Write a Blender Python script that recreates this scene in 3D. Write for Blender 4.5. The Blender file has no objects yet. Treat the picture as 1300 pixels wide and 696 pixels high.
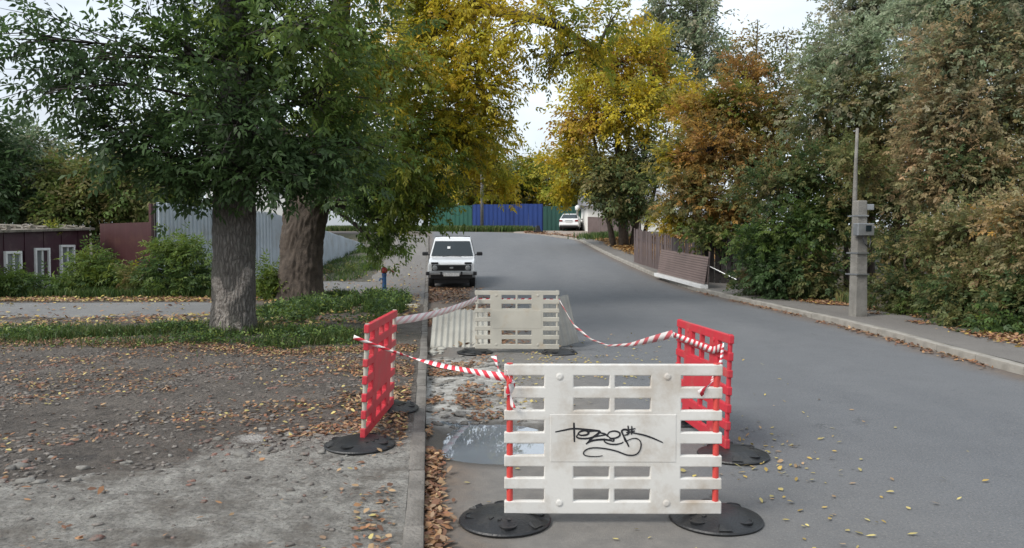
import bpy, bmesh, math, random
import numpy as np
from mathutils import Vector, Matrix, Euler

random.seed(7)
RNG = np.random.default_rng(11)
SC = bpy.context.scene
COL = SC.collection
R = math.radians

# ------------------------------------------------------------------ camera
CAM_H = 1.535
FPX, CX, CY, HORIZON = 982.0, 650.0, 348.0, 310.0
PITCH = math.atan((CY - HORIZON) / FPX)
cd = bpy.data.cameras.new('camera')
cam = bpy.data.objects.new('camera', cd)
COL.objects.link(cam)
cam.location = (0, 0, CAM_H)
cam.rotation_euler = (R(90) - PITCH, 0, 0)
cd.sensor_width = 36.0
cd.lens = FPX / 1300.0 * 36.0
cd.clip_start, cd.clip_end = 0.05, 3000.0
SC.camera = cam

# ------------------------------------------------------------------ sky and sun (bright overcast)
SUN_EL, SUN_AZ = R(46), R(-125)
w = bpy.data.worlds.new('World')
SC.world = w
w.use_nodes = True
nt = w.node_tree
nt.nodes.clear()
wo = nt.nodes.new('ShaderNodeOutputWorld')
bg = nt.nodes.new('ShaderNodeBackground')
sky = nt.nodes.new('ShaderNodeTexSky')
sky.sky_type = 'NISHITA'
sky.sun_disc = False
sky.sun_elevation = SUN_EL
sky.sun_rotation = SUN_AZ
sky.air_density = 1.0
sky.dust_density = 4.0
sky.ozone_density = 1.0
hs = nt.nodes.new('ShaderNodeHueSaturation')
hs.inputs['Saturation'].default_value = 0.42
tc = nt.nodes.new('ShaderNodeTexCoord')
mp = nt.nodes.new('ShaderNodeMapping')
mp.inputs['Scale'].default_value = (1.0, 1.0, 2.6)
cn = nt.nodes.new('ShaderNodeTexNoise')
cn.inputs['Scale'].default_value = 2.2
cn.inputs['Detail'].default_value = 6
cr = nt.nodes.new('ShaderNodeValToRGB')
cr.color_ramp.elements[0].position = 0.34
cr.color_ramp.elements[0].color = (0.30, 0.30, 0.30, 1)
cr.color_ramp.elements[1].position = 0.62
cr.color_ramp.elements[1].color = (0.86, 0.86, 0.86, 1)
mx = nt.nodes.new('ShaderNodeMix')
mx.data_type = 'RGBA'
mx.inputs[7].default_value = (6.4, 7.1, 7.8, 1)
bg.inputs['Strength'].default_value = 0.095
nt.links.new(sky.outputs[0], hs.inputs['Color'])
nt.links.new(tc.outputs['Generated'], mp.inputs['Vector'])
nt.links.new(mp.outputs[0], cn.inputs['Vector'])
nt.links.new(cn.outputs['Fac'], cr.inputs['Fac'])
nt.links.new(cr.outputs['Color'], mx.inputs[0])
nt.links.new(hs.outputs['Color'], mx.inputs[6])
nt.links.new(mx.outputs[2], bg.inputs['Color'])
nt.links.new(bg.outputs[0], wo.inputs['Surface'])

sl = bpy.data.lights.new('sun', 'SUN')
sl.energy = 1.5
sl.angle = R(24)
sl.color = (1.0, 0.95, 0.88)
so = bpy.data.objects.new('sun', sl)
COL.objects.link(so)
sdir = Vector((math.sin(SUN_AZ) * math.cos(SUN_EL), math.cos(SUN_AZ) * math.cos(SUN_EL), math.sin(SUN_EL)))
so.rotation_euler = (-sdir).to_track_quat('-Z', 'Y').to_euler()
so.location = sdir * 60

SC.view_settings.view_transform = 'Standard'
SC.view_settings.look = 'None'
SC.view_settings.exposure = 0.95
SC.view_settings.gamma = 1.0
SC.view_settings.use_curve_mapping = False
SC.render.engine = 'CYCLES'
SC.cycles.use_denoising = True
SC.cycles.max_bounces = 5
SC.cycles.diffuse_bounces = 3
SC.cycles.transparent_max_bounces = 8

# ------------------------------------------------------------------ numeric helpers
def sstep(a, b, x):
    t = np.clip((np.asarray(x, float) - a) / (b - a), 0, 1)
    return t * t * (3 - 2 * t)

_P = np.random.default_rng(5).random((256, 256))
def vnoise(x, y):
    x = np.asarray(x, float); y = np.asarray(y, float)
    xi = np.floor(x).astype(int); yi = np.floor(y).astype(int)
    fx = x - xi; fy = y - yi
    fx = fx * fx * (3 - 2 * fx); fy = fy * fy * (3 - 2 * fy)
    a = _P[xi % 256, yi % 256]; b = _P[(xi + 1) % 256, yi % 256]
    c = _P[xi % 256, (yi + 1) % 256]; d = _P[(xi + 1) % 256, (yi + 1) % 256]
    return (a * (1 - fx) + b * fx) * (1 - fy) + (c * (1 - fx) + d * fx) * fy
def fbm(x, y, o=4):
    s = 0; a = 0.5; t = 0
    for k in range(o):
        s = s + a * vnoise(x * 2 ** k + 17.3 * k, y * 2 ** k - 9.1 * k); t += a; a *= 0.5
    return s / t

# ------------------------------------------------------------------ terrain
def prof(y):                       # the road is level, then climbs from about 25 m
    y = np.asarray(y, float)
    s = 0.071 * 1.5 * np.logaddexp(0, (y - 25.0) / 1.5)
    cap = 62.0
    over = 0.055 * 3.0 * np.logaddexp(0, (y - cap) / 3.0)
    return s - over - 0.016 * np.maximum(0, y - 90)
def Lx(y):                         # left kerb line
    return -0.035 - 0.107 * np.asarray(y, float)
def H(x, y):
    x = np.asarray(x, float); y = np.asarray(y, float)
    s = x - Lx(np.minimum(y, 54))
    wgt = np.maximum(sstep(-8.0, -3.0, s), sstep(49, 56, y))
    low = -0.25 * sstep(24, 48, y)
    return low * (1 - wgt) + prof(y) * wgt

def ray(x, y):
    c, s = math.cos(PITCH), math.sin(PITCH)
    a = (x - CX) / FPX; b = -(y - CY) / FPX
    return np.array([a, c + b * s, -s + b * c])
def at(x, y, d):                   # the point on a pixel's ray at depth d
    r = ray(x, y)
    return np.array([0, 0, CAM_H]) + r * (d / r[1])
def gnd(x, y, off=0.0):            # where a pixel's ray meets the terrain
    r = ray(x, y); d = 1.0
    while d < 140:
        p = np.array([0, 0, CAM_H]) + r * (d / r[1])
        if p[2] <= float(H(p[0], p[1])) + off:
            return p
        d += 0.02 if d < 30 else 0.1
    return p

# ------------------------------------------------------------------ materials
MATS = {}
def new_mat(name):
    m = bpy.data.materials.new(name); m.use_nodes = True
    MATS[name] = m
    return m, m.node_tree, m.node_tree.nodes['Principled BSDF']
def plain(name, col, rough=0.6, metal=0.0, var=0.25, scale=6.0, bump=0.15, bscale=None, detail=5, col2=None, dirt=None, spec=0.5, coords='Object', dscale=2.5, dpos=(0.52, 0.72)):
    """procedural colour with uneven tone, fine relief and optional dirt"""
    m, t, b = new_mat(name)
    tc = t.nodes.new('ShaderNodeTexCoord')
    n1 = t.nodes.new('ShaderNodeTexNoise'); n1.inputs['Scale'].default_value = scale; n1.inputs['Detail'].default_value = detail
    t.links.new(tc.outputs[coords], n1.inputs['Vector'])
    mix = t.nodes.new('ShaderNodeMix'); mix.data_type = 'RGBA'
    c2 = col2 if col2 else tuple(c * (1 - var) for c in col)
    mix.inputs[6].default_value = (*col, 1); mix.inputs[7].default_value = (*c2, 1)
    rp = t.nodes.new('ShaderNodeValToRGB'); rp.color_ramp.elements[0].position = 0.35; rp.color_ramp.elements[1].position = 0.68
    t.links.new(n1.outputs['Fac'], rp.inputs['Fac']); t.links.new(rp.outputs['Color'], mix.inputs[0])
    out = mix.outputs[2]
    if dirt:
        n3 = t.nodes.new('ShaderNodeTexNoise'); n3.inputs['Scale'].default_value = dscale; n3.inputs['Detail'].default_value = 8; n3.inputs['Roughness'].default_value = 0.65
        t.links.new(tc.outputs[coords], n3.inputs['Vector'])
        r3 = t.nodes.new('ShaderNodeValToRGB'); r3.color_ramp.elements[0].position = dpos[0]; r3.color_ramp.elements[1].position = dpos[1]
        t.links.new(n3.outputs['Fac'], r3.inputs['Fac'])
        mx3 = t.nodes.new('ShaderNodeMix'); mx3.data_type = 'RGBA'
        t.links.new(r3.outputs['Color'], mx3.inputs[0]); t.links.new(out, mx3.inputs[6]); mx3.inputs[7].default_value = (*dirt, 1)
        out = mx3.outputs[2]
    t.links.new(out, b.inputs['Base Color'])
    b.inputs['Roughness'].default_value = rough; b.inputs['Metallic'].default_value = metal
    b.inputs['Specular IOR Level'].default_value = spec
    if bump:
        n2 = t.nodes.new('ShaderNodeTexNoise'); n2.inputs['Scale'].default_value = bscale or scale * 8; n2.inputs['Detail'].default_value = 6
        t.links.new(tc.outputs[coords], n2.inputs['Vector'])
        bp = t.nodes.new('ShaderNodeBump'); bp.inputs['Strength'].default_value = bump; bp.inputs['Distance'].default_value = 0.02
        t.links.new(n2.outputs['Fac'], bp.inputs['Height']); t.links.new(bp.outputs[0], b.inputs['Normal'])
    return m
def glass_mat(name, col, rough=0.05):
    m, t, b = new_mat(name)
    b.inputs['Base Color'].default_value = (*col, 1); b.inputs['Roughness'].default_value = rough
    b.inputs['Specular IOR Level'].default_value = 0.6
    n = t.nodes.new('ShaderNodeTexNoise'); n.inputs['Scale'].default_value = 3.0
    bp = t.nodes.new('ShaderNodeBump'); bp.inputs['Strength'].default_value = 0.02
    t.links.new(n.outputs['Fac'], bp.inputs['Height']); t.links.new(bp.outputs[0], b.inputs['Normal'])
    return m
def leaf_mat(name, trans=0.35, rough=0.5):
    m, t, b = new_mat(name)
    at_ = t.nodes.new('ShaderNodeAttribute'); at_.attribute_name = 'Col'
    b.inputs['Roughness'].default_value = rough; b.inputs['Specular IOR Level'].default_value = 0.3
    t.links.new(at_.outputs['Color'], b.inputs['Base Color'])
    if trans:
        tr = t.nodes.new('ShaderNodeBsdfTranslucent'); t.links.new(at_.outputs['Color'], tr.inputs['Color'])
        ms = t.nodes.new('ShaderNodeMixShader'); ms.inputs[0].default_value = trans
        o = t.nodes['Material Output']
        t.links.new(b.outputs[0], ms.inputs[1]); t.links.new(tr.outputs[0], ms.inputs[2]); t.links.new(ms.outputs[0], o.inputs['Surface'])
    return m

M = {}
M['leaf'] = leaf_mat('leaf', 0.48)
M['litter'] = leaf_mat('litter', 0.12, 0.65)
M['grass'] = leaf_mat('grass', 0.3, 0.5)
M['bark'] = plain('bark', (0.105, 0.095, 0.085), 0.9, var=0.5, scale=9, bump=0.9, bscale=38, detail=8)
M['bark_brown'] = plain('bark_brown', (0.085, 0.065, 0.05), 0.9, var=0.5, scale=8, bump=0.9, bscale=30, detail=8)
M['twig'] = plain('twig', (0.055, 0.045, 0.038), 0.85, var=0.4, scale=12, bump=0.3)
M['white_plastic'] = plain('white_plastic', (0.63, 0.615, 0.58), 0.55, var=0.13, scale=3, bump=0.06, bscale=60, dirt=(0.33, 0.26, 0.185), dscale=3.6, dpos=(0.47, 0.80))
M['aged_plastic'] = plain('aged_plastic', (0.43, 0.41, 0.35), 0.6, var=0.15, scale=3, bump=0.06, bscale=60, dirt=(0.36, 0.29, 0.20), dscale=4.5, dpos=(0.55, 0.8))
M['red_plastic'] = plain('red_plastic', (0.53, 0.028, 0.045), 0.5, var=0.22, scale=5, bump=0.06, bscale=60, dirt=(0.45, 0.10, 0.09), dscale=5)
M['orange_red'] = plain('orange_red', (0.58, 0.06, 0.05), 0.5, var=0.15, scale=8, bump=0.04)
M['rubber'] = plain('rubber', (0.014, 0.015, 0.017), 0.42, var=0.3, scale=8, bump=0.25, bscale=70, dirt=(0.05, 0.047, 0.043), dscale=7, dpos=(0.52, 0.85))
M['marker'] = plain('marker', (0.012, 0.012, 0.016), 0.5, var=0.1, bump=0)
M['concrete'] = plain('concrete', (0.22, 0.21, 0.19), 0.9, var=0.35, scale=4, bump=0.6, bscale=40, dirt=(0.115, 0.105, 0.09), dscale=3)
M['kerb'] = plain('kerb', (0.20, 0.185, 0.165), 0.95, var=0.4, scale=6, bump=0.8, bscale=45, dirt=(0.085, 0.075, 0.062), dscale=2.2, coords='Object')
M['kerb_pale'] = plain('kerb_pale', (0.33, 0.31, 0.275), 0.92, var=0.3, scale=4, bump=0.5, bscale=60, dirt=(0.15, 0.13, 0.105), dscale=1.6)
M['burgundy'] = plain('burgundy', (0.050, 0.014, 0.024), 0.55, var=0.3, scale=2, bump=0.05, dirt=(0.10, 0.06, 0.06), dscale=2)
M['red_brown'] = plain('red_brown', (0.052, 0.011, 0.012), 0.55, var=0.25, scale=1.5, bump=0.08, dirt=(0.075, 0.026, 0.018), dscale=1.5)
M['zinc'] = plain('zinc', (0.56, 0.62, 0.68), 0.42, metal=0.15, var=0.2, scale=1.2, bump=0.04, dirt=(0.36, 0.37, 0.36), dscale=1.4)
M['blue_metal'] = plain('blue_metal', (0.010, 0.040, 0.19), 0.5, var=0.15, scale=1, bump=0.03)
M['green_metal'] = plain('green_metal', (0.018, 0.10, 0.07), 0.5, var=0.2, scale=1, bump=0.03)
M['green_dark'] = plain('green_dark', (0.013, 0.065, 0.05), 0.5, var=0.2, scale=1, bump=0.03)
M['brown_metal'] = plain('brown_metal', (0.135, 0.10, 0.095), 0.55, var=0.3, scale=1.5, bump=0.05, dirt=(0.08, 0.062, 0.055), dscale=2)
M['brown_ribbed'] = plain('brown_ribbed', (0.21, 0.155, 0.14), 0.5, var=0.2, scale=2, bump=0.05)
M['dark_board'] = plain('dark_board', (0.035, 0.03, 0.03), 0.8, var=0.4, scale=3, bump=0.3)
M['white_paint'] = plain('white_paint', (0.78, 0.78, 0.77), 0.35, var=0.06, scale=2, bump=0.0, dirt=(0.62, 0.61, 0.58), dscale=1.5, dpos=(0.5, 0.9))
M['car_white'] = plain('car_white', (0.72, 0.73, 0.74), 0.22, var=0.05, scale=2, bump=0.0)
M['black_plastic'] = plain('black_plastic', (0.018, 0.018, 0.02), 0.5, var=0.3, scale=20, bump=0.08)
M['tyre'] = plain('tyre', (0.017, 0.017, 0.018), 0.8, var=0.3, scale=20, bump=0.3)
M['steel'] = plain('steel', (0.42, 0.43, 0.44), 0.35, metal=0.8, var=0.2, scale=10, bump=0.05)
M['car_glass'] = glass_mat('car_glass', (0.012, 0.02, 0.024), 0.05)
M['window_glass'] = glass_mat('window_glass', (0.16, 0.18, 0.18), 0.12)
M['lamp_glass'] = glass_mat('lamp_glass', (0.22, 0.23, 0.235), 0.2)
M['tail_red'] = plain('tail_red', (0.22, 0.02, 0.02), 0.25, var=0.3, scale=10, bump=0)
M['plate'] = plain('plate', (0.70, 0.70, 0.69), 0.45, var=0.35, scale=22, bump=0)
M['blue_paint'] = plain('blue_paint', (0.02, 0.11, 0.30), 0.5, var=0.3, scale=10, bump=0.1, dirt=(0.07, 0.06, 0.05), dscale=8)
M['red_paint'] = plain('red_paint', (0.36, 0.035, 0.03), 0.5, var=0.3, scale=10, bump=0.1)
M['curtain'] = plain('curtain', (0.5, 0.5, 0.48), 0.9, var=0.2, scale=8, bump=0.2)
M['rubble'] = plain('rubble', (0.23, 0.20, 0.165), 0.95, var=0.5, scale=8, bump=0.7, dirt=(0.10, 0.105, 0.05), dscale=4)
M['stone'] = plain('stone', (0.20, 0.18, 0.16), 0.95, var=0.6, scale=9, bump=0.5, dirt=(0.20, 0.11, 0.085), dscale=4, dpos=(0.55, 0.6))
M['slate'] = plain('slate', (0.39, 0.38, 0.335), 0.85, var=0.2, scale=3, bump=0.3, bscale=50, dirt=(0.30, 0.28, 0.24), dscale=3)
M['slate_grey'] = plain('slate_grey', (0.15, 0.155, 0.15), 0.9, var=0.25, scale=4, bump=0.3)
M['roof_grey'] = plain('roof_grey', (0.22, 0.22, 0.24), 0.8, var=0.3, scale=2, bump=0.2)
M['cream_wall'] = plain('cream_wall', (0.74, 0.73, 0.69), 0.85, var=0.1, scale=1, bump=0.1)

# ------------------------------------------------------------------ mesh helpers
class MB:
    def __init__(s): s.v = []; s.f = []
    def add(s, verts, faces):
        o = len(s.v); s.v.extend([tuple(map(float, p)) for p in verts]); s.f.extend([tuple(i + o for i in f) for f in faces]); return s
    def box(s, c, size, rot=None):
        hx, hy, hz = size[0] / 2, size[1] / 2, size[2] / 2
        vs = [Vector((x, y, z)) for z in (-hz, hz) for y in (-hy, hy) for x in (-hx, hx)]
        if rot is not None:
            m = rot if isinstance(rot, Matrix) else Euler(rot).to_matrix()
            vs = [m @ v for v in vs]
        c = Vector([float(q) for q in c])
        return s.add([v + c for v in vs], [(0, 2, 3, 1), (4, 5, 7, 6), (0, 1, 5, 4), (2, 6, 7, 3), (0, 4, 6, 2), (1, 3, 7, 5)])
    def tube(s, pts, radii, n=8, cap=True):
        pts = [Vector([float(q) for q in p]) for p in pts]
        if not hasattr(radii, '__len__'): radii = [radii] * len(pts)
        vs = []; fs = []
        ref = None
        for i, p in enumerate(pts):
            d = (pts[min(i + 1, len(pts) - 1)] - pts[max(i - 1, 0)])
            d = d.normalized() if d.length > 1e-9 else Vector((0, 0, 1))
            if ref is None: ref = Vector((1, 0, 0)) if abs(d.x) < 0.9 else Vector((0, 1, 0))
            a = (ref - d * ref.dot(d)).normalized(); b = d.cross(a); ref = a
            for k in range(n):
                t = 2 * math.pi * k / n
                vs.append(p + (a * math.cos(t) + b * math.sin(t)) * radii[i])
        for i in range(len(pts) - 1):
            for k in range(n):
                fs.append((i * n + k, i * n + (k + 1) % n, (i + 1) * n + (k + 1) % n, (i + 1) * n + k))
        if cap:
            fs.append(tuple(reversed(range(n)))); fs.append(tuple(range((len(pts) - 1) * n, len(pts) * n)))
        return s.add(vs, fs)
    def lathe(s, prof, n=32, c=(0, 0, 0), axis='z'):
        vs = []; fs = []
        for r, z in prof:
            for k in range(n):
                t = 2 * math.pi * k / n
                p = (r * math.cos(t), r * math.sin(t), z)
                if axis == 'y': p = (p[0], -p[2], p[1])
                if axis == 'x': p = (p[2], p[0], p[1])
                vs.append((p[0] + c[0], p[1] + c[1], p[2] + c[2]))
        m = len(prof)
        for i in range(m - 1):
            for k in range(n):
                fs.append((i * n + k, i * n + (k + 1) % n, (i + 1) * n + (k + 1) % n, (i + 1) * n + k))
        fs.append(tuple(reversed(range(n)))); fs.append(tuple(range((m - 1) * n, m * n)))
        return s.add(vs, fs)
    def build(s, name, mat, parent=None, smooth=False, bevel=0, seg=2):
        me = bpy.data.meshes.new(name); me.from_pydata(s.v, [], s.f); me.update()
        bm = bmesh.new(); bm.from_mesh(me); bmesh.ops.recalc_face_normals(bm, faces=bm.faces); bm.to_mesh(me); bm.free()
        return mesh_obj(name, me, mat, parent, smooth, bevel, seg)
def mesh_obj(name, me, mat, parent=None, smooth=False, bevel=0, seg=2):
    o = bpy.data.objects.new(name, me); COL.objects.link(o)
    if mat is not None: me.materials.append(M[mat] if isinstance(mat, str) else mat)
    if parent is not None: o.parent = parent
    if smooth: me.polygons.foreach_set('use_smooth', [True] * len(me.polygons))
    if bevel:
        b = o.modifiers.new('bevel', 'BEVEL'); b.width = bevel; b.segments = seg; b.limit_method = 'ANGLE'; b.angle_limit = R(35)
    return o
def tag(o, label=None, cat=None, group=None, kind=None):
    if label: o['label'] = label
    if cat: o['category'] = cat
    if group: o['group'] = group
    if kind: o['kind'] = kind
    return o
def empty(name, loc, rz=0.0, label=None, cat=None, group=None):
    o = bpy.data.objects.new(name, None); COL.objects.link(o)
    o.location = [float(q) for q in loc]; o.rotation_euler = (0, 0, rz); o.empty_display_size = 0.2
    return tag(o, label, cat, group)
def np_mesh(name, verts, faces, cols=None):
    """faces: (N,k) array"""
    me = bpy.data.meshes.new(name)
    nv, nf, k = len(verts), len(faces), faces.shape[1]
    me.vertices.add(nv); me.vertices.foreach_set('co', np.ascontiguousarray(verts, np.float32).ravel())
    me.loops.add(nf * k); me.loops.foreach_set('vertex_index', np.ascontiguousarray(faces, np.int32).ravel())
    me.polygons.add(nf); me.polygons.foreach_set('loop_start', np.arange(0, nf * k, k, dtype=np.int32))
    me.update(calc_edges=True)
    if cols is not None:
        a = me.color_attributes.new('Col', 'FLOAT_COLOR', 'POINT')
        c = np.ones((nv, 4), np.float32); c[:, :3] = cols
        a.data.foreach_set('color', c.ravel())
    me.validate()
    return me
def grid_mesh(name, X, Y, Z, attrs=None):
    n, m = X.shape
    v = np.stack([X, Y, Z], -1).reshape(-1, 3)
    i = np.arange(n * m).reshape(n, m)
    f = np.stack([i[:-1, :-1], i[:-1, 1:], i[1:, 1:], i[1:, :-1]], -1).reshape(-1, 4)
    me = np_mesh(name, v, f)
    if me.polygons[0].normal.z < 0: me.flip_normals()
    for k, a in (attrs or {}).items():
        at_ = me.attributes.new(k, 'FLOAT', 'POINT'); at_.data.foreach_set('value', np.ascontiguousarray(a, np.float32).ravel())
    me.polygons.foreach_set('use_smooth', [True] * len(me.polygons))
    return me
def copy_tree(o, parent=None):
    c = o.copy(); COL.objects.link(c); c.parent = parent
    for ch in o.children: copy_tree(ch, c)
    return c
def frame(o, p, ang): o.location = p; o.rotation_euler = (0, 0, ang)

# ------------------------------------------------------------------ ground materials
class NG:
    def __init__(s, name):
        s.m, s.t, s.b = new_mat(name)
        s.tc = s.t.nodes.new('ShaderNodeTexCoord').outputs['Object']
        s.b.inputs['Roughness'].default_value = 0.9
    def map(s, sc):
        n = s.t.nodes.new('ShaderNodeMapping'); n.inputs['Scale'].default_value = sc
        s.t.links.new(s.tc, n.inputs['Vector']); return n.outputs[0]
    def noise(s, scale, detail=6, rough=0.6, vec=None, dist=0.0):
        n = s.t.nodes.new('ShaderNodeTexNoise'); n.inputs['Scale'].default_value = scale; n.inputs['Detail'].default_value = detail
        n.inputs['Roughness'].default_value = rough; n.inputs['Distortion'].default_value = dist
        s.t.links.new(vec or s.tc, n.inputs['Vector']); return n.outputs['Fac']
    def voro(s, scale, feature='F1', vec=None, out='Distance'):
        n = s.t.nodes.new('ShaderNodeTexVoronoi'); n.feature = feature; n.inputs['Scale'].default_value = scale
        s.t.links.new(vec or s.tc, n.inputs['Vector']); return n.outputs[out]
    def ramp(s, fac, p0, p1):
        n = s.t.nodes.new('ShaderNodeMapRange'); n.inputs[1].default_value = p0; n.inputs[2].default_value = p1
        s.t.links.new(fac, n.inputs[0]); return n.outputs[0]
    def mix(s, fac, a, b):
        n = s.t.nodes.new('ShaderNodeMix'); n.data_type = 'RGBA'
        for i, q in ((0, fac), (6, a), (7, b)):
            if isinstance(q, tuple): n.inputs[i].default_value = (*q, 1)
            elif isinstance(q, (int, float)): n.inputs[i].default_value = q
            else: s.t.links.new(q, n.inputs[i])
        return n.outputs[2]
    def math(s, op, a, b=0.0):
        n = s.t.nodes.new('ShaderNodeMath'); n.operation = op
        for i, q in ((0, a), (1, b)):
            if isinstance(q, (int, float)): n.inputs[i].default_value = q
            else: s.t.links.new(q, n.inputs[i])
        return n.outputs[0]
    def attr(s, name):
        n = s.t.nodes.new('ShaderNodeAttribute'); n.attribute_name = name; return n.outputs['Fac']
    def done(s, col, rough=None, bump=None, strength=0.4, dist=0.01):
        s.t.links.new(col, s.b.inputs['Base Color'])
        if rough is not None:
            if isinstance(rough, (int, float)): s.b.inputs['Roughness'].default_value = rough
            else: s.t.links.new(rough, s.b.inputs['Roughness'])
        if bump is not None:
            n = s.t.nodes.new('ShaderNodeBump'); n.inputs['Strength'].default_value = strength; n.inputs['Distance'].default_value = dist
            s.t.links.new(bump, n.inputs['Height']); s.t.links.new(n.outputs[0], s.b.inputs['Normal'])
        M[s.m.name] = s.m

def asphalt(name, base, light, grain=(0.20, 0.19, 0.18), attrs=True):
    g = NG(name)
    big = g.ramp(g.noise(0.35, 5, 0.6, g.map((1.6, 0.28, 1))), 0.38, 0.66)
    c = g.mix(big, base, light)
    med = g.ramp(g.noise(2.2, 6, 0.65), 0.42, 0.75)
    c = g.mix(g.math('MULTIPLY', med, 0.45), c, tuple(q * 0.72 for q in base))
    sp = g.ramp(g.noise(75.0, 3, 0.85), 0.55, 0.68)
    c = g.mix(g.math('MULTIPLY', sp, 0.9), c, tuple(q * 1.35 for q in grain))
    dk = g.ramp(g.noise(58.0, 3, 0.85), 0.50, 0.66)
    c = g.mix(g.math('MULTIPLY', dk, 0.7), c, tuple(q * 0.45 for q in base))
    fl = g.math('MULTIPLY', g.ramp(g.noise(14.0, 8, 0.8), 0.5, 0.7), 0.30)
    c = g.mix(fl, c, tuple(q * 1.5 for q in base))
    # cracks with a shape of their own
    wv = g.noise(1.3, 4, 0.6)
    cv = g.t.nodes.new('ShaderNodeVectorMath'); cv.operation = 'ADD'
    cx_ = g.t.nodes.new('ShaderNodeCombineXYZ'); g.t.links.new(g.math('MULTIPLY', g.noise(2.4, 7, 0.7), 0.9), cx_.inputs[0]); g.t.links.new(g.math('MULTIPLY', g.noise(2.9, 7, 0.7), 0.9), cx_.inputs[1])
    g.t.links.new(g.tc, cv.inputs[0]); g.t.links.new(cx_.outputs[0], cv.inputs[1])
    cr = g.ramp(g.voro(0.36, 'DISTANCE_TO_EDGE', cv.outputs[0]), 0.005, 0.0)
    cm = g.ramp(g.noise(0.6, 3, 0.6), 0.54, 0.62)
    c = g.mix(g.math('MULTIPLY', g.math('MULTIPLY', cr, cm), 0.8), c, tuple(q * 0.35 for q in base))
    rough = 0.86
    bump = g.noise(110.0, 5, 0.8)
    if attrs:
        old = g.attr('old')
        c = g.mix(g.math('MULTIPLY', old, 0.75), c, g.mix(g.ramp(g.noise(7.0, 7, 0.7), 0.35, 0.7), (0.20, 0.185, 0.163), (0.125, 0.116, 0.104)))
        dirt = g.attr('dirt')
        c = g.mix(g.math('MULTIPLY', dirt, 0.8), c, g.mix(g.ramp(g.noise(9.0, 7, 0.7), 0.4, 0.65), (0.15, 0.105, 0.07), (0.085, 0.068, 0.055)))
        mud = g.attr('mud')
        mc = g.mix(g.ramp(g.noise(11.0, 8, 0.7), 0.36, 0.62), (0.42, 0.415, 0.39), (0.19, 0.175, 0.155))
        mm = g.ramp(g.math('ADD', mud, g.math('MULTIPLY', g.noise(6.0, 6, 0.65), 0.7)), 0.78, 0.98)
        c = g.mix(mm, c, mc)
        wet = g.attr('wet')
        c = g.mix(g.math('MULTIPLY', wet, 0.8), c, (0.032, 0.028, 0.024))
        rough = g.math('SUBTRACT', 0.86, g.math('MULTIPLY', wet, 0.5))
    g.done(c, rough, bump, 0.6, 0.010)
asphalt('asphalt_road', (0.112, 0.119, 0.129), (0.140, 0.146, 0.154))
asphalt('asphalt_path', (0.135, 0.135, 0.135), (0.18, 0.178, 0.172), attrs=False)
asphalt('asphalt_walk', (0.135, 0.125, 0.115), (0.175, 0.163, 0.148), attrs=False)

g = NG('dirt_verge')
n1 = g.ramp(g.noise(0.9, 7, 0.65), 0.36, 0.64)
c = g.mix(n1, (0.10, 0.084, 0.070), (0.165, 0.142, 0.12))
n2 = g.ramp(g.noise(7.0, 8, 0.72), 0.45, 0.66)
c = g.mix(n2, c, (0.052, 0.044, 0.038))
peb = g.ramp(g.voro(38.0), 0.26, 0.12)
pm = g.ramp(g.noise(4.0, 4, 0.6), 0.44, 0.60)
c = g.mix(g.math('MULTIPLY', g.math('MULTIPLY', peb, pm), 0.8), c, (0.24, 0.22, 0.20))
mossm = g.attr('moss')
c = g.mix(g.math('MULTIPLY', mossm, g.ramp(g.noise(5.0, 6, 0.7), 0.38, 0.6)), c, (0.045, 0.058, 0.022))
dk = g.attr('dark')
c = g.mix(g.ramp(g.math('ADD', dk, g.math('MULTIPLY', g.noise(5.0, 7, 0.7), 0.9)), 0.85, 1.10), c, (0.034, 0.031, 0.030))
spk = g.ramp(g.noise(95.0, 4, 0.8), 0.56, 0.70)
c = g.mix(g.math('MULTIPLY', spk, 0.7), c, (0.27, 0.25, 0.225))
spd = g.ramp(g.noise(70.0, 4, 0.8), 0.46, 0.34)
c = g.mix(g.math('MULTIPLY', spd, 0.75), c, (0.022, 0.019, 0.017))
conc = g.attr('conc')
cc = g.mix(g.ramp(g.noise(5.0, 9, 0.78), 0.38, 0.62), (0.40, 0.385, 0.35), (0.17, 0.158, 0.14))
cc = g.mix(g.math('MULTIPLY', g.ramp(g.noise(48.0, 5, 0.85), 0.52, 0.62), 0.8), cc, (0.085, 0.078, 0.068))
cc = g.mix(g.math('MULTIPLY', g.ramp(g.noise(1.7, 6, 0.7), 0.52, 0.62), 0.75), cc, (0.13, 0.112, 0.092))
cs = g.ramp(g.voro(120.0), 0.18, 0.06)
cc = g.mix(g.math('MULTIPLY', cs, 0.6), cc, (0.30, 0.29, 0.27))
c = g.mix(g.ramp(g.math('ADD', conc, g.math('MULTIPLY', g.noise(6.5, 9, 0.8), 1.5)), 1.02, 1.26), c, cc)
wht = g.attr('white')
c = g.mix(g.ramp(g.math('ADD', wht, g.math('MULTIPLY', g.noise(9.0, 8, 0.72), 0.9)), 0.90, 1.15), c, (0.40, 0.385, 0.36))
brk = g.math('MULTIPLY', g.ramp(g.voro(26.0), 0.16, 0.08), g.ramp(g.noise(2.6, 3, 0.6), 0.56, 0.62))
c = g.mix(g.math('MULTIPLY', brk, 0.8), c, (0.22, 0.105, 0.075))
bmp = g.math('ADD', g.noise(45.0, 7, 0.8), g.math('MULTIPLY', g.voro(24.0), -0.8))
g.done(c, 0.95, bmp, 1.0, 0.035)

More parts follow.
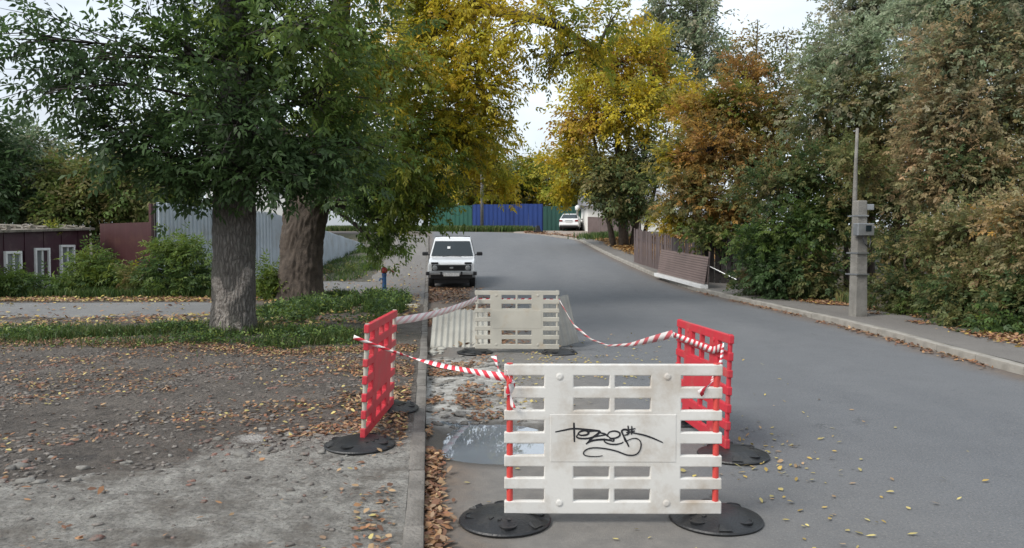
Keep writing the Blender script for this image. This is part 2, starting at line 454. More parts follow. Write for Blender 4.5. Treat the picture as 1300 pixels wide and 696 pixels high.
g = NG('ground')
c = g.mix(g.ramp(g.noise(0.15, 6, 0.6), 0.4, 0.6), (0.075, 0.072, 0.035), (0.105, 0.088, 0.06))
c = g.mix(g.ramp(g.noise(3.0, 7, 0.7), 0.45, 0.65), c, (0.04, 0.045, 0.02))
g.done(c, 0.95, g.noise(25.0, 6, 0.7), 0.6, 0.03)
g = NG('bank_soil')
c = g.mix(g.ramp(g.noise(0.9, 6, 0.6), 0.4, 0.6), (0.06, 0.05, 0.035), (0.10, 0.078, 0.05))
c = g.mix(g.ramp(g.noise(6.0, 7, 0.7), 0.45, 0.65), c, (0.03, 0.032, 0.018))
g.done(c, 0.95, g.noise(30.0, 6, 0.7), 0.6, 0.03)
g = NG('dusty_gravel')
c = g.mix(g.ramp(g.noise(0.7, 6, 0.6), 0.4, 0.6), (0.27, 0.235, 0.20), (0.22, 0.165, 0.125))
c = g.mix(g.ramp(g.noise(5.0, 7, 0.7), 0.5, 0.7), c, (0.15, 0.12, 0.095))
g.done(c, 0.95, g.noise(30.0, 6, 0.7), 0.5, 0.02)
g = NG('water')
g.b.inputs['Base Color'].default_value = (0.02, 0.022, 0.022, 1)
g.b.inputs['Specular IOR Level'].default_value = 0.9
g.b.inputs['IOR'].default_value = 2.3
g.done(g.mix(g.noise(3.0, 3, 0.5), (0.21, 0.24, 0.275), (0.15, 0.172, 0.195)), 0.02, g.noise(5.0, 2, 0.5), 0.012, 0.01)  # murky water; its pale blue base also carries painted sky reflection

# ------------------------------------------------------------------ road
RE = [gnd(*p) for p in ((1300, 478), (1180, 444), (1080, 416), (980, 392), (890, 371), (850, 359), (800, 338), (770, 324), (742, 309), (718, 298))]
_ry = np.array([-8, 0, 4] + [p[1] for p in RE]); _rx = np.array([5.6, 5.75, 5.85] + [p[0] for p in RE])
_yy = np.linspace(-8, 52, 601); _xx = np.interp(_yy, _ry, _rx)
_k = np.ones(51) / 51; _xx = np.convolve(np.pad(_xx, 25, mode='edge'), _k, 'valid')
def Rx(y): return np.interp(y, _yy, _xx)

def puddle_e(x, y):
    return ((x + 0.10) / 0.50) ** 2 + ((y - 6.02) / 0.60) ** 2 + 0.55 * (fbm(x * 3 + 4, y * 3, 3) - 0.5)
def broken(x, y):
    s = x - Lx(y)
    m = sstep(1.25, 0.75, s + 0.5 * (fbm(x * 2.3, y * 1.1 + 3, 3) - 0.5)) * sstep(6.1, 6.6, y + 0.3 * (fbm(x * 4, y * 4) - .5)) * sstep(11.2, 9.6, y)
    return m
def road_dz(x, y):
    near = sstep(16, 11, y)
    p = sstep(1.45, 0.35, puddle_e(x, y)) * 0.075
    b = broken(x, y) * (0.012 + 0.075 * np.clip(fbm(x * 3.1, y * 3.1, 5) - 0.32, 0, 1) * 1.3)
    n = 0.010 * (fbm(x * 1.1, y * 0.9, 3) - 0.5) + near * 0.004 * (fbm(x * 9, y * 9, 3) - 0.5)
    return n - p * (b < 9) - np.where(p > 0.03, 0.3 * b, b)
def RZ(x, y): return prof(y) + road_dz(x, y)

rows_y = np.concatenate([np.arange(-8, 2.5, 0.5), np.arange(2.5, 12, 0.036), np.arange(12, 30, 0.16), np.arange(30, 50, 0.5)])
Ltail = np.array([(-5.41, 50), (-5.8, 53), (-6.6, 55.3), (-8.5, 57.2), (-13, 58.6), (-30, 60), (-70, 62)])
Rtail = np.array([(float(Rx(50)), 50), (2.9, 54.3), (1.8, 57.3), (-0.8, 60.6), (-5, 63.0), (-28, 66), (-70, 68.5)])
tt = np.linspace(0, len(Ltail) - 1, 60)
def poly_at(P, t):
    i = np.arange(len(P)); v = np.stack([np.interp(t, i, P[:, 0]), np.interp(t, i, P[:, 1])], -1)
    for _ in range(2):
        q = v.copy(); q[2:-2] = (v[:-4] + v[1:-3] + v[2:-2] + v[3:-1] + v[4:]) / 5; v = q
    return v
LT, RT = poly_at(Ltail, tt), poly_at(Rtail, tt)
Lp = np.concatenate([np.stack([Lx(rows_y), rows_y], -1), LT]); Rp = np.concatenate([np.stack([Rx(rows_y), rows_y], -1), RT])
fine = np.arange(0, 2.3, 0.036)
nc = 34
Xs = []; Ys = []
for a, b in zip(Lp, Rp):
    wd = np.hypot(*(b - a)); u = np.concatenate([fine, np.linspace(2.3, wd, nc)]) / wd
    Xs.append(a[0] + (b[0] - a[0]) * u); Ys.append(a[1] + (b[1] - a[1]) * u)
X = np.array(Xs); Y = np.array(Ys); Z = RZ(X, Y)
s_ = X - Lx(Y)
old = sstep(2.6, 1.2, s_ + 0.8 * (fbm(X * 1.5, Y * 0.8, 4) - 0.5)) * sstep(19, 12, Y)
old = np.maximum(old, 0.55 * sstep(4.2, 1.6, s_) * sstep(7.5, 3.0, Y))
edge = np.minimum(s_, Rx(np.minimum(Y, 50)) - X)
dirt = np.maximum(sstep(0.55, 0.0, edge + 0.35 * (fbm(X * 2, Y * 2, 4) - 0.5)) * 0.9, sstep(1.9, 1.0, s_ + 0.7 * (fbm(X * 2, Y, 4) - 0.5)) * sstep(11, 13, Y) * sstep(28, 24, Y))
mud = broken(X, Y)
wet = sstep(2.1, 1.1, puddle_e(X, Y)) * 0.95
wet = np.maximum(wet, sstep(0.035, 0.055, -road_dz(X, Y)) * mud * 0.6)
me = grid_mesh('road', X, Y, Z, {'old': old, 'dirt': dirt, 'mud': mud, 'wet': wet})
road = tag(mesh_obj('road', me, 'asphalt_road'), 'grey asphalt road climbing and bending left between kerbs', 'road', kind='structure')

# puddle water, level in its hollow
yy, xx = np.meshgrid(np.linspace(5.2, 6.9, 60), np.linspace(-0.72, 0.55, 50), indexing='ij')
me = grid_mesh('water', xx, yy, np.full_like(xx, -0.040))
tag(mesh_obj('puddle_water', me, 'water'), 'shallow rain puddle in the hollow behind the graffiti barrier', 'puddle', kind='structure')

# ------------------------------------------------------------------ left verge
PATH = [gnd(0, 411), gnd(0, 388)]
def path_mask(x, y):               # asphalt path crossing the verge
    c = 17.3 + 0.03 * (x + 8); hw = 1.75
    hw = hw - 0.75 * sstep(-8.0, -5.4, x)
    return sstep(hw + 0.35, hw - 0.1, np.abs(y - c + 0.25 * (fbm(x * .9, y * .9, 3) - .5))) * sstep(-5.6, -6.6, x + 0.8 * (fbm(x * 1.5, y * 1.5) - .5))
def walk_mask(x, y):               # asphalt footway beside the kerb, further up
    s = Lx(y) - 0.13 - x
    return sstep(2.1, 1.8, s + 0.3 * (fbm(x, y, 3) - .5)) * sstep(18.5, 19.6, y + 0.7 * (fbm(x * 1.5, y) - .5))
def drive_mask(x, y):
    return sstep(1.9, 1.4, np.abs(y - 25.0 + 0.22 * (x + 5)) + 0.4 * (fbm(x, y, 3) - .5)) * sstep(-9.6, -8.2, x)
def verge_dz(x, y):
    flat = np.maximum(np.maximum(path_mask(x, y), walk_mask(x, y)), drive_mask(x, y))
    near = sstep(22, 12, y)
    s = Lx(y) - 0.13 - x
    lvl = sstep(0.0, 0.5, s)
    rough = 0.05 * (fbm(x * 1.3, y * 1.3, 4) - 0.5) + near * (0.035 * (fbm(x * 5, y * 5, 4) - 0.5) + 0.014 * (fbm(x * 19, y * 19, 2) - 0.5))
    mound = 0.10 * np.exp(-(((x + 4.6) / 1.8) ** 2 + ((y - 12.0) / 0.9) ** 2))
    return 0.078 + (rough + mound) * (1 - flat) * (0.25 + 0.75 * lvl)
def VZ(x, y): return H(x, y) + verge_dz(x, y)
vy = np.concatenate([np.arange(-8, 2.5, 0.5), np.arange(2.5, 13, 0.042), np.arange(13, 28, 0.13), np.arange(28, 55, 0.5)])
uu = np.concatenate([np.arange(0, 4.5, 0.042), np.arange(4.5, 12, 0.12), np.arange(12, 50, 1.5)])
Y, U = np.meshgrid(vy, uu, indexing='ij')
X = Lx(Y) - 0.100 - U
Z = VZ(X, Y)
cl = 4.75 + (X + 3.04) * 0.72 - Y + 1.3 * (fbm(X * 1.6, Y * 1.6, 4) - 0.5)
conc = sstep(-0.35, 0.5, cl) * sstep(-3.9, -2.9, X + 0.4 * Y - 1.0 + 9 * 0)
conc = np.maximum(conc, sstep(0.75, 0.45, U + 0.2 * (fbm(X * 3, Y * 2) - .5)) * sstep(6.0, 5.4, Y) * 0.9)
flat = np.maximum(path_mask(X, Y), np.maximum(walk_mask(X, Y), drive_mask(X, Y)))
dark = 0.55 * np.exp(-(((X + 3.0) / 0.55) ** 2 + ((Y - 5.15) / 0.35) ** 2)) + 0.35 * np.exp(-(((X + 1.5) / 0.6) ** 2 + ((Y - 6.6) / 0.5) ** 2))
white = 0.85 * np.exp(-(((X + 1.92) / 0.22) ** 2 + ((Y - 5.75) / 0.22) ** 2)) + 0.3 * np.exp(-(((X + 1.5) / 0.6) ** 2 + ((Y - 4.9) / 0.25) ** 2))
moss = np.maximum(np.exp(-(((X + 4.6) / 2.6) ** 2 + ((Y - 12.0) / 0.9) ** 2)), sstep(19, 21, Y) * 0.8) * (1 - flat)
me = grid_mesh('dirt_verge', X, Y, Z, {'conc': conc * 0.95, 'dark': dark, 'white': white, 'moss': moss})
tag(mesh_obj('dirt_verge', me, 'dirt_verge'), 'bare trampled dirt verge with crumbling concrete and leaf litter', 'verge', kind='structure')

def draped(name, mask, xr, yr, step, zf, off, mat, label, cat, thr=0.5):
    """a thin sheet of paving that follows the terrain where its mask says so"""
    ys, xs = np.arange(*yr, step), np.arange(*xr, step)
    Yg, Xg = np.meshgrid(ys, xs, indexing='ij')
    m = mask(Xg, Yg); Zg = zf(Xg, Yg) + off - 0.05 * sstep(0.6, 0.2, m)
    me = grid_mesh(name, Xg, Yg, Zg)
    bm = bmesh.new(); bm.from_mesh(me)
    ml = m.ravel(); bm.verts.ensure_lookup_table()
    bmesh.ops.delete(bm, geom=[f for f in bm.faces if max(ml[v.index] for v in f.verts) < 0.22], context='FACES')
    bm.to_mesh(me); bm.free()
    return tag(mesh_obj(name, me, mat), label, cat, kind='structure')
draped('asphalt_path', path_mask, (-26, -5), (14.5, 20.5), 0.14, lambda x, y: H(x, y) + 0.078, 0.016, 'asphalt_path', 'worn asphalt path crossing the verge before the burgundy building', 'path')
fy_ = np.concatenate([np.arange(18.6, 30, 0.15), np.arange(30, 54, 0.5)])
Y, U = np.meshgrid(fy_, np.linspace(0, 1, 14), indexing='ij')
wd_ = (2.0 + 0.35 * (fbm(Y * 0.7, Y * 0 + 3, 3) - .5)) * (0.25 + 0.75 * sstep(18.4, 20.2, Y + 0.5 * (fbm(Y * 2, U * 2) - .5)))
X = Lx(Y) - 0.11 - U * wd_
me = grid_mesh('footway', X, Y, H(X, Y) + 0.092 - 0.03 * (U > 0.99) - 0.03 * (Y < 18.7))
tag(mesh_obj('footway', me, 'asphalt_walk'), 'grey footway beside the left kerb under the yellow tree', 'footway', kind='structure')
draped('driveway', drive_mask, (-10, -4.4), (21, 30), 0.15, lambda x, y: H(x, y) + 0.078, 0.010, 'asphalt_path', 'pale driveway leading from the footway towards the zinc fence', 'driveway')

# ------------------------------------------------------------------ right footway and bank
def walk_w(y): return 1.65 + 0.0 * y
def SZ(x, y): return prof(y) + 0.105 + 0.008 * (fbm(x * 2, y * 2, 3) - 0.5)
wy = np.concatenate([np.arange(-8, 4, 0.5), np.arange(4, 30, 0.12), np.arange(30, 52.5, 0.5)])
Y, U = np.meshgrid(wy, np.linspace(0.155, 1.7, 16), indexing='ij')
X = Rx(Y) + U
me = grid_mesh('pavement', X, Y, SZ(X, Y))
tag(mesh_obj('pavement', me, 'asphalt_walk'), 'narrow asphalt pavement beside the thicket', 'pavement', kind='structure')
def BZ(x, y):
    s = x - Rx(np.minimum(y, 52)) - 1.7
    return prof(y) + 0.09 + 0.10 * sstep(0.05, 0.7, s) + 0.10 * (fbm(x * 0.8, y * 0.8, 4) - 0.5) * sstep(0, 0.6, s) + 0.55 * sstep(0.3, 2.5, s) * sstep(30, 36, y) * sstep(48, 42, y)
by = np.concatenate([np.arange(-8, 6, 0.5), np.arange(6, 30, 0.2), np.arange(30, 56, 0.35)])
Y, U = np.meshgrid(by, np.concatenate([np.arange(1.69, 5, 0.15), np.arange(5, 45, 2)]), indexing='ij')
X = Rx(np.minimum(Y, 52)) + U
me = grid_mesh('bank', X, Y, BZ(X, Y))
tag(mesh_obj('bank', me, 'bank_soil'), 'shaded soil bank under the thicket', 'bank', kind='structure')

# big terrain sheet to the horizon
gx = np.unique(np.concatenate([np.arange(-40, 41, 2.0), np.array([-1500, -900, -500, -300, -180, -110, -70, -52, 52, 70, 110, 180, 300, 500, 900, 1500])]))
gy = np.unique(np.concatenate([np.arange(-10, 91, 1.5), np.array([-1200, -600, -250, -100, -40, -20, 105, 130, 170, 240, 350, 600, 1000, 1800])]))
Y, X = np.meshgrid(gy, gx, indexing='ij')
inside = sstep(-10, -8, Y) * sstep(57, 55, Y)
Z = H(X, Y) - 0.03 - 0.35 * inside
for arr in (LT, RT): pass
me = grid_mesh('ground', X, Y, Z)
tag(mesh_obj('ground', me, 'ground'), 'weedy soil terrain reaching to the horizon', 'ground', kind='structure')

# dusty apron where the far saloon is parked
def apron_mask(x, y):
    e = np.interp(y, RT[:25, 1], RT[:25, 0])
    return sstep(-0.9, 0.3, x - e) * sstep(68.6, 68.0, y) * sstep(9.5, 8.5, x) * sstep(51.5, 52.5, y)
draped('gravel_apron', apron_mask, (-3, 10), (51, 69), 0.3, lambda x, y: H(x, y), 0.006, 'dusty_gravel', 'dusty gravel apron below the green fence', 'apron')

# ------------------------------------------------------------------ kerbs, stone by stone
def stone_mesh(name, wd, ht, ln, below):
    bm = bmesh.new()
    bmesh.ops.create_cube(bm, size=1.0)
    for v in bm.verts:
        v.co = Vector((v.co.x * wd, v.co.y * ln, (v.co.z + 0.5) * (ht + below) - below))
    top = [e for e in bm.edges if all(v.co.z > 0 for v in e.verts)]
    bmesh.ops.bevel(bm, geom=top, offset=0.014, segments=2, affect='EDGES', profile=0.6)
    me = bpy.data.meshes.new(name); bm.to_mesh(me); bm.free(); return me
def kerb(name, label, pts, wd, ht, mat, side):
    P = np.array(pts); d = np.concatenate([[0], np.cumsum(np.hypot(*np.diff(P, axis=0).T))])
    n = int(d[-1]); q = np.arange(n + 1)
    px_, py_ = np.interp(q, d, P[:, 0]), np.interp(q, d, P[:, 1])
    # a bed strip under the stones
    mb = MB()
    for i in range(0, n):
        pass
    nx = np.gradient(py_); ny = -np.gradient(px_); l = np.hypot(nx, ny); nx, ny = nx / l * side, ny / l * side
    bx = np.stack([px_ + nx * 0.01, px_ + nx * (wd - 0.01)], -1); by_ = np.stack([py_ + ny * 0.01, py_ + ny * (wd - 0.01)], -1)
    bed = mesh_obj(name, grid_mesh(name, bx, by_, prof(by_) + ht - 0.045), 'bank_soil'); tag(bed, label, 'kerb', kind='structure')
    me = stone_mesh('kerb_stone', wd, ht, 0.985, 0.16); me.materials.append(M[mat])
    for i in range(n):
        a, b = Vector((px_[i], py_[i], 0)), Vector((px_[i + 1], py_[i + 1], 0))
        a.z, b.z = float(prof(a.y)), float(prof(b.y))
        t = (b - a); c = (a + b) / 2
        nrm = Vector((t.y, -t.x, 0)).normalized() * side
        o = bpy.data.objects.new('kerb_stone', me); COL.objects.link(o); o.parent = bed
        c += nrm * (wd / 2 + random.uniform(-0.006, 0.006)); c.z += random.uniform(-0.012, 0.006)
        o.location = c
        o.rotation_euler = (math.atan2(t.z, math.hypot(t.x, t.y)) + random.uniform(-.006, .006), random.uniform(-.03, .03), math.atan2(t.y, t.x) - math.pi / 2 + random.uniform(-.004, .004))
    return bed
yl = np.arange(-4, 54, 0.5)
kerb('kerb', 'weathered concrete kerb between the dirt verge and the road', np.stack([Lx(yl), yl], -1), 0.105, 0.085, 'kerb', -1)
yr_ = np.concatenate([np.arange(1, 50, 0.5)])
kpts = np.concatenate([np.stack([Rx(yr_), yr_], -1), RT[2:14]])
kerb('kerb', 'pale concrete kerb between the road and the thicket pavement', kpts, 0.15, 0.115, 'kerb_pale', 1)

# ------------------------------------------------------------------ foliage
def unit(a): return a / np.maximum(np.linalg.norm(a, axis=-1, keepdims=True), 1e-9)
GREEN_D = [(0.049, 0.089, 0.032), (0.065, 0.116, 0.040), (0.084, 0.143, 0.048), (0.059, 0.097, 0.044)]
GREEN_M = [(0.103, 0.169, 0.040), (0.136, 0.208, 0.045), (0.085, 0.142, 0.040), (0.172, 0.221, 0.046)]
GREEN_Y = [(0.186, 0.226, 0.033), (0.143, 0.189, 0.033), (0.286, 0.277, 0.033), (0.100, 0.153, 0.033)]
YELLOW = [(0.509, 0.414, 0.033), (0.591, 0.476, 0.039), (0.413, 0.368, 0.033), (0.550, 0.368, 0.033), (0.275, 0.307, 0.039)]
ORANGE = [(0.375, 0.203, 0.054), (0.450, 0.262, 0.061), (0.300, 0.158, 0.061), (0.255, 0.195, 0.061), (0.165, 0.150, 0.054)]
OLIVE = [(0.190, 0.198, 0.072), (0.244, 0.225, 0.081), (0.154, 0.179, 0.064), (0.270, 0.198, 0.089), (0.126, 0.160, 0.064)]
GREY_G = [(0.268, 0.341, 0.205), (0.330, 0.387, 0.249), (0.221, 0.293, 0.173), (0.394, 0.354, 0.249)]  # grey-green leaves, lightened further to put bright haze into their colour
BROWNISH = [(0.314, 0.253, 0.137), (0.387, 0.290, 0.148), (0.242, 0.240, 0.124), (0.460, 0.304, 0.172), (0.205, 0.227, 0.110)]

def leaflets(P, A, L, W, k, cols, droop=0.25, up=0.7, spread=0.9):
    """P attach points, A axis of the compound leaf; k leaflets each -> quads"""
    n = len(P)
    up_v = np.zeros((n, 3)); up_v[:, 2] = up
    N = unit(up_v + RNG.normal(0, 0.45, (n, 3)))
    S = unit(np.cross(A, N)); N = unit(np.cross(S, A))
    V = []; C = []
    for j in range(k):
        if j == k - 1: fr, ang = 1.0, 0.0
        else: fr = 0.25 + 0.65 * (j // 2 + 0.5) / max(1, (k - 1) // 2); ang = (1 if j % 2 else -1) * spread
        l = (L * RNG.uniform(0.75, 1.2, n))[:, None]; wd = (W * RNG.uniform(0.75, 1.2, n))[:, None]
        b = P + A * (L * 1.9 * fr)[:, None] * (1 if k > 1 else 0)
        ca = np.cos(ang + RNG.normal(0, 0.2, n))[:, None]; sa = np.sin(ang + RNG.normal(0, 0.2, n))[:, None]
        D = A * ca + S * sa
        D[:, 2] -= droop * RNG.uniform(0.4, 1.6, n); D = unit(D)
        nn = unit(N + RNG.normal(0, 0.28, (n, 3)))
        Wv = unit(np.cross(D, nn)); nn = np.cross(Wv, D)
        m = b + D * l * 0.42 + nn * wd * 0.10
        tip = b + D * l - nn * l * 0.10
        V.append(np.stack([b, m + Wv * wd * 0.5, tip, m - Wv * wd * 0.5], 1))
        C.append(cols * RNG.uniform(0.82, 1.18, (n, 1)))
    V = np.concatenate(V).reshape(-1, 3); C = np.repeat(np.concatenate(C), 4, 0)
    return V, C

def pick(pal, n):
    p = np.array(pal); return p[RNG.integers(0, len(p), n)] * RNG.uniform(0.85, 1.15, (n, 1))

def crown(clumps, trunk_pts, base, leaf=(0.10, 0.045), k=5, spray=14, twig_r=0.012, droop=0.25, limb_r=0.06, gap=0.0):
    """clumps: dicts c (world), r (3), n twigs, pal.  Returns leaf verts/cols and the wood builder (local coords)"""
    wood = MB(); LV = []; LC = []
    T = [np.array(p, float) for p in trunk_pts]
    for cl in clumps:
        c = np.array(cl['c'], float); r = np.array(cl['r'] if hasattr(cl['r'], '__len__') else (cl['r'],) * 3, float)
        n = cl['n']; pal = cl['pal']; sp = cl.get('spray', spray); lf = cl.get('leaf', leaf)
        # limb from the trunk
        best = min(T, key=lambda q: np.linalg.norm(q - c) + (2.0 if q[2] > c[2] + 0.3 else 0.0))
        mid = (best + c) / 2 + np.array([0, 0, 0.22 * np.linalg.norm(c - best)]) * (0.7 if c[2] > best[2] else 0.35) + RNG.normal(0, 0.06, 3) * np.linalg.norm(c - best)
        ts = np.linspace(0, 1, 9)[:, None]
        limb = (1 - ts) ** 2 * best + 2 * ts * (1 - ts) * mid + ts ** 2 * c
        ln = np.linalg.norm(c - best)
        lr = cl.get('limb', limb_r * min(1.6, 0.5 + 0.25 * ln))
        wood.tube(limb - base, list(np.linspace(lr, lr * 0.28, 9)), 6, cap=False)
        if n == 0: continue
        d = unit(RNG.normal(0, 1, (n, 3))); rad = RNG.random(n) ** (1 / 2.4)
        tg = c + d * rad[:, None] * r
        ti = RNG.uniform(0.5, 1.0, n); idx = np.clip((ti * 8).astype(int), 0, 8); st = limb[idx]
        md = (st + tg) / 2 + np.stack([RNG.normal(0, .1, n), RNG.normal(0, .1, n), 0.12 * np.linalg.norm(tg - st, axis=1)], -1)
        for a, m, b in zip(st, md, tg):
            q = [a - base, (0.25 * a + 0.5 * m + 0.25 * b) - base, b - base]
            wood.tube(q, [twig_r, twig_r * 0.75, twig_r * 0.3], 3, cap=False)
        # leaf sprays along the outer part of each twig
        t = RNG.uniform(0.35, 1.06, (n, sp)); t = np.sort(t, 1)
        Pp = ((1 - t) ** 2)[..., None] * st[:, None] + (2 * t * (1 - t))[..., None] * md[:, None] + (t ** 2)[..., None] * tg[:, None]
        jit = cl.get('jit', 0.13)
        Pp = Pp + RNG.normal(0, jit, Pp.shape)
        ax = unit(tg - st)[:, None] * 0.6 + unit(tg - c)[:, None] * 0.5 + RNG.normal(0, 0.55, Pp.shape)
        ax[..., 2] -= droop * 0.6
        base_c = pick(pal, n)                              # tone of the twig, then of the leaf
        cc = 0.62 * base_c[:, None] + 0.38 * pick(pal, n * sp).reshape(n, sp, 3)
        P2 = Pp.reshape(-1, 3); A2 = unit(ax.reshape(-1, 3)); C2 = cc.reshape(-1, 3)
        lo = cl.get('floor')
        if lo is not None:
            kk = P2[:, 2] > lo; P2, A2, C2 = P2[kk], A2[kk], C2[kk]
        lv, lc = leaflets(P2 - base, A2, np.full(len(P2), lf[0]), np.full(len(P2), lf[1]), cl.get('k', k), C2, droop)
        LV.append(lv); LC.append(lc)
    return np.concatenate(LV), np.concatenate(LC), wood

def leaf_object(name, V, C, parent, mat='leaf'):
    f = np.arange(len(V)).reshape(-1, 4)
    me = np_mesh(name, V, f, C)
    o = mesh_obj(name, me, mat, parent); o['kind'] = 'stuff'; return o

def rough_trunk(pts, radii, n=40, seg=60, ridge=0.018, freq=9.0, flare=0.35, scar=None):
    """trunk with bark ridges and a root flare, local coords"""
    P = np.array(pts, float); d = np.concatenate([[0], np.cumsum(np.linalg.norm(np.diff(P, axis=0), axis=1))])
    q = np.linspace(0, d[-1], seg)
    C = np.stack([np.interp(q, d, P[:, i]) for i in range(3)], -1)
    for _ in range(3): C[1:-1] = (C[:-2] + 2 * C[1:-1] + C[2:]) / 4
    rr = np.interp(q, d, radii)
    th = np.linspace(0, 2 * np.pi, n, endpoint=False)
    TH, Q = np.meshgrid(th, q); RR = np.repeat(rr[:, None], n, 1)
    f1 = fbm(TH / (2 * np.pi) * 5 + 3, Q * 0.5, 2) - 0.5
    lob = 1 + 0.10 * np.cos(TH * 3 + Q * 0.5 + 1) * np.exp(-Q * 0.8) + 0.06 * np.cos(2 * TH + 2 - 0.7 * Q)
    fl = 1 + flare * np.exp(-Q * 5.5) * (0.75 + 0.5 * np.cos(TH * 5 + 1) )
    # ridges run upwards, broken along their length
    rg = np.abs(vnoise(np.cos(TH) * freq + np.sin(TH) * freq * 1.3 + 40 + 0.7 * fbm(TH, Q * 3, 2), Q * 4.0 + 3 * np.sin(TH * 2)) - 0.5) * 2
    RR = RR * lob * fl + ridge * (rg - 0.5) + 0.02 * f1
    X = C[:, 0:1] + RR * np.cos(TH); Yv = C[:, 1:2] + RR * np.sin(TH); Zv = C[:, 2:3] + 0 * RR
    v = np.stack([X, Yv, Zv], -1).reshape(-1, 3)
    i = np.arange(seg * n).reshape(seg, n); j = np.roll(i, -1, 1)
    f = np.stack([i[:-1], j[:-1], j[1:], i[1:]], -1).reshape(-1, 4)
    me = np_mesh('trunk', v, f)
    me.polygons.foreach_set('use_smooth', [True] * len(me.polygons))
    return me, v

def tree(name, label, cat, base, trunk, radii, clumps, bark='bark_brown', group=None, leaf=(0.10, 0.045), k=5, spray=14, big=False, ridge=0.018, freq=9.0, flare=0.35, twig_r=0.012, droop=0.25, limb_r=0.06, extra_stems=(), dens=1.0):
    base = np.array(base, float)
    root = empty(name, base, 0, label, cat, group)
    tl = [np.array(p, float) - base for p in trunk]
    if big:
        me, v = rough_trunk(tl, radii, 96, 200, ridge, freq, flare)
        tr = mesh_obj('trunk', me, bark, root)
    else:
        tr = MB().tube(tl, radii, 9).build('trunk', bark, root, smooth=True)
    for st, sr in extra_stems:
        MB().tube([np.array(p, float) - base for p in st], sr, 8).build('trunk', bark, root, smooth=True)
    alltr = list(trunk) + [p for st, _ in extra_stems for p in st]
    # finer attach points
    fine_ = []
    for a, b in zip(trunk[:-1], trunk[1:]):
        for t in np.linspace(0, 1, 5): fine_.append(np.array(a) * (1 - t) + np.array(b) * t)
    for st, _ in extra_stems:
        for a, b in zip(st[:-1], st[1:]):
            for t in np.linspace(0, 1, 4): fine_.append(np.array(a) * (1 - t) + np.array(b) * t)
    zmin = base[2] + 0.25 * (max(p[2] for p in fine_) - base[2])
    att = [p for p in fine_ if p[2] >= zmin] or fine_
    clumps = [dict(c_, n=int(c_['n'] * dens)) for c_ in clumps]
    V, C, wood = crown(clumps, att, base, leaf, k, spray, twig_r, droop, limb_r)
    wood.build('branches', 'twig', root, smooth=True)['kind'] = 'stuff'
    leaf_object('crown', V, C, root)
    return root
def cl(x, y, d, r, n, pal, **kw):
    e = dict(c=at(x, y, d), r=r, n=n, pal=pal); e.update(kw); return e
def clw(p, r, n, pal, **kw):
    e = dict(c=p, r=r, n=n, pal=pal); e.update(kw); return e

def bark_mat(name, ca, cb, cc_, sc, scar=False):
    g = NG(name)
    wob = g.noise(3.0, 4, 0.6)
    vec = g.map((sc, sc, sc * 0.26))
    add = g.t.nodes.new('ShaderNodeVectorMath'); add.operation = 'ADD'
    cmb = g.t.nodes.new('ShaderNodeCombineXYZ'); g.t.links.new(g.math('MULTIPLY', wob, 2.2), cmb.inputs[0]); g.t.links.new(g.math('MULTIPLY', g.noise(4.0, 3, 0.6), 2.2), cmb.inputs[1])
    g.t.links.new(vec, add.inputs[0]); g.t.links.new(cmb.outputs[0], add.inputs[1])
    fis = g.ramp(g.voro(1.0, 'DISTANCE_TO_EDGE', add.outputs[0]), -0.08, 0.42)
    fine_ = g.noise(26.0, 7, 0.75, g.map((1, 1, 0.5)))
    c = g.mix(fis, cb, g.mix(g.ramp(fine_, 0.35, 0.65), ca, cc_))
    c = g.mix(g.math('MULTIPLY', g.ramp(g.noise(2.0, 6, 0.7), 0.5, 0.68), 0.55), c, (0.12, 0.125, 0.095))
    h = g.math('ADD', g.math('MULTIPLY', fis, 0.8), g.math('MULTIPLY', fine_, 0.5))
    if scar:
        s = g.ramp(g.math('ADD', g.attr('scar'), g.math('MULTIPLY', g.noise(16.0, 8, 0.8), 1.3)), 0.98, 1.12)
        c = g.mix(s, c, g.mix(g.ramp(g.noise(24.0, 6, 0.75), 0.38, 0.62), (0.36, 0.325, 0.29), (0.15, 0.125, 0.105)))
    g.done(c, 0.95, h, 1.0, 0.05)
bark_mat('bark_brown', (0.10, 0.075, 0.058), (0.028, 0.022, 0.018), (0.14, 0.11, 0.088), 13.0)
bark_mat('bark_scarred', (0.15, 0.138, 0.122), (0.055, 0.049, 0.043), (0.20, 0.185, 0.168), 20.0, True)

